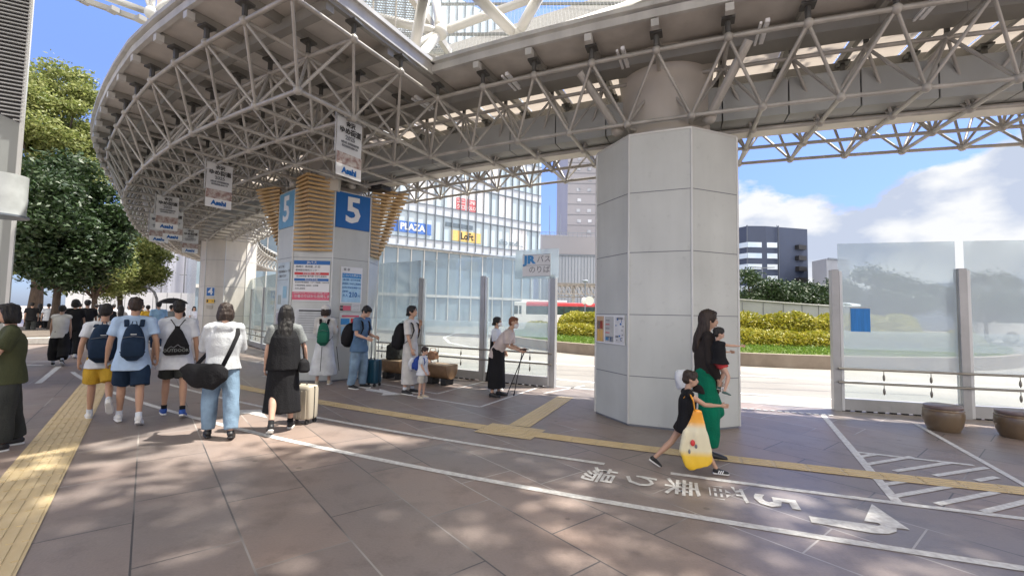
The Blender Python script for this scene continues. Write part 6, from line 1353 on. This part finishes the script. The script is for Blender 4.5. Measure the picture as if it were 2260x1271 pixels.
h = J['hand1']; th = worn(J, 'shopping_tote', 'orange and yellow plastic bag slung from the small boy\'s shoulder', 'plastic bag')
TOTE = mat('plastic tote', (.85, .36, .03), .35, 0, .05, 4); 
m, t, bb_ = node_mat('orange to yellow tote print'); tcn = t.nodes.new('ShaderNodeTexCoord'); sp_ = t.nodes.new('ShaderNodeSeparateXYZ'); t.links.new(tcn.outputs['Object'], sp_.inputs[0]); cr = t.nodes.new('ShaderNodeValToRGB'); e = cr.color_ramp.elements
e[0].position = .10; e[0].color = (.80, .50, .03, 1); e[1].position = .66; e[1].color = (.86, .33, .03, 1)
for ps, cc in ((.20, (.80, .52, .05, 1)), (.26, (.72, .66, .46, 1)), (.46, (.72, .66, .48, 1)), (.52, (.85, .40, .05, 1))): x = e.new(ps); x.color = cc
t.links.new(sp_.outputs[2], cr.inputs[0]); t.links.new(cr.outputs[0], bb_.inputs['Base Color']); bb_.inputs['Roughness'].default_value = .35; bb_.inputs['Subsurface Weight'].default_value = 0
sh = J['sh1']; cx = sh + Vector((.06, -.01, 0))
b = MB(); zz = [.10, .13, .25, .42, .54, .62]; ww = [.10, .125, .145, .11, .06, .03]; yy = [.02, .01, -.01, .0, .02, .03]
b.loft([Vector((cx.x + .045, cx.y + y_ + (.06 - z_ * .06), z_)) for z_, y_ in zip(zz, yy)], [(w_, .035 if z_ < .5 else .018) for w_, z_ in zip(ww, zz)], side=Vector((0, 1, .10)), n=24, power=2.4); obj_of(remeshed(b, .009, 2, (.018, 10, 4, .5)), 'bag_body', m, th)
b = MB(); b.loft([Vector((cx.x + .05, cx.y + .03, .60)), Vector((cx.x + .03, cx.y + .02, .70)), sh + Vector((0, .0, .03)), sh + Vector((-.03, -.05, -.03))], [(.02, .006)] * 4, n=8); local(b, J).build('handle', TOTE, th, smooth=True)
b = MB(); b.ball((cx.x + .083, cx.y + .0, .33), (.006, .022, .03), None, 10, 6); local(b, J).build('print_patch', RED, th, smooth=True); b = MB(); b.ball((cx.x + .083, cx.y + .03, .30), (.006, .012, .02), None, 8, 6); b.ball((cx.x + .083, cx.y - .03, .25), (.006, .010, .022), None, 8, 6); local(b, J).build('print_marks', GREY, th, smooth=True)

# --- small luggage on the bench
def lump(name, label, cat, c, r, m, rz=0, sd=.3, amp=.02):
    th = thing(name, label, cat, c); b = MB(); M = Matrix.Rotation(rz, 3, 'Z'); b.loft([Vector((0, 0, -r[2])), Vector((0, 0, -r[2] * .85)), Vector((0, 0, r[2] * .6)), Vector((0, 0, r[2]))], [(r[0] * .8, r[1] * .8), (r[0], r[1]), (r[0] * .95, r[1] * .9), (r[0] * .5, r[1] * .5)], n=22, power=3); b.v = [tuple(M @ Vector(p)) for p in b.v]; obj_of(remeshed(b, .012, 2, (amp, 9, 7, sd)), 'bag_body', m, th); b = MB(); b.loft([Vector((-.07, 0, r[2] * .9)), Vector((-.05, 0, r[2] + .05)), Vector((.05, 0, r[2] + .05)), Vector((.07, 0, r[2] * .9))], [.009] * 4, n=8); b.v = [tuple(Vector(p) + Vector(c)) for p in b.v]; b.build('handle', m, th, smooth=True); return th
c = pol(34.35, bl_); lump('travel_bag', 'black green travel bag sitting on the left bench', 'travel bag', c + UP * .61 + tan_(bl_) * -.02, (.20, .15, .19), C_DG, R(-30))
c = pol(34.4, az_at(958, 34.4)); lump('paper_bag', 'crumpled tan bag on the log behind the toddler', 'bag', c + UP * .60, (.13, .09, .09), mat('tan leatherette', (.30, .16, .09), .5), R(-30), .8, .03)

# --- the crowd farther along the left walk
CR_ = [
 (158, 790, 1.68, 'C_BK', 'trousers', 'C_BK', 'bob', 'figure in black with puffy hair ahead of the woman in white'),
 (186, 778, 1.72, 'C_BK', 'trousers', 'C_BK', 'short', 'tall dark-clad figure right of the puffy-haired one'),
 (232, 772, 1.60, 'C_DG', 'trousers', 'C_BK', 'short', 'dark-clad walker just behind the boy with the large navy pack'),
 (262, 760, 1.58, 'C_OFF', 'skirt', 'C_BK', 'long', 'long-haired woman in white top and black skirt between the boys'),
 (345, 772, 1.70, 'C_SK', 'trousers', 'C_NV', 'crop', 'man in a pale blue tee walking ahead of the boy with the drawstring bag'),
 (322, 756, 1.62, 'C_MU', 'trousers', 'C_BK', 'short', 'walker in yellow ahead of the man in the pale blue tee'),
 (374, 760, 1.62, 'C_GY', 'trousers', 'C_BK', 'short', 'person in grey standing under the black umbrella'),
 (425, 742, 1.58, 'C_W', 'trousers', 'C_OFF', 'long', 'long-haired woman all in white facing the camera by the hoarding'),
 (208, 748, 1.62, 'C_GY', 'trousers', 'C_NV', 'short', 'distant walker in grey left of the boys'),
 (247, 742, 1.62, 'C_W', 'trousers', 'C_BK', 'short', 'distant walker in white above the boy with the large pack'),
 (103, 738, 1.62, 'C_W', 'trousers', 'C_BK', 'short', 'distant walker in white crossing the sunlit plaza'),
 (84, 736, 1.60, 'C_GY', 'skirt', 'C_BK', 'long', 'distant woman in grey near the tree trunk'),
 (300, 744, 1.62, 'C_BK', 'trousers', 'C_DG', 'short', 'distant walker in black beyond the man in pale blue'),
 (66, 742, 1.64, 'C_BK', 'trousers', 'C_DG', 'short', 'distant walker in black near the left building edge'),
 (282, 738, 1.60, 'C_W', 'trousers', 'C_NV', 'bob', 'distant woman in white with bobbed hair above the light blue shirt'),
 (312, 736, 1.66, 'C_GY', 'trousers', 'C_BK', 'short', 'distant walker in grey beyond the yellow-shirted one'),
 (218, 736, 1.62, 'C_SK', 'trousers', 'C_DG', 'crop', 'distant walker in pale blue by the planter'),
 (172, 742, 1.66, 'C_W', 'trousers', 'C_NV', 'short', 'distant walker in white behind the dark-clad pair'),
 (394, 748, 1.60, 'C_BK', 'trousers', 'C_BK', 'bob', 'distant dark figure left of the woman all in white')]
for i, (px, py, H_, tp, bk, bt, hr, lb) in enumerate(CR_):
    f_ = 'facing' in lb; ga = 10 + (i * 7) % 12
    J = person(lb, gp(px, py), (WALK + 180 if f_ else WALK - 6 + (i * 11) % 12), H_, female=hr in ('bob', 'long'), lean=3, legL=(ga, 2, 4), legR=(-ga, 2, 16), armL=(-ga, 9, 10), armR=(ga, 9, 14), hair=hr, top=dict(m=globals()[tp], sleeve=.7, hem=-.12, wide=1.1), bottom=dict(kind=bk, m=globals()[bt], wide=1.2), shoes=SHB if i % 2 else SHW, face=f_, vox=.024, group='people walking along the left pavement')
    if 'umbrella' in lb:
        h = J['world'](J['hand1']); q = P(382, 668, h.y); th = thing('umbrella', 'open black umbrella held up in front of the white hoarding', 'umbrella', q); b = MB(); prof = [(.01, .20), (.15, .19), (.32, .14), (.46, .06), (.54, -.03), (.53, -.035), (.31, .12), (.01, .185)]; b.lathe((q.x, q.y, q.z), prof, 16); b.build('canopy', C_BK, th); b = MB(); b.tube(q + UP * .24, Vector((q.x, q.y, h.z)), .008, n=6); b.build('shaft', CHROME, th)

bpy.data.scenes.remove(TMP)
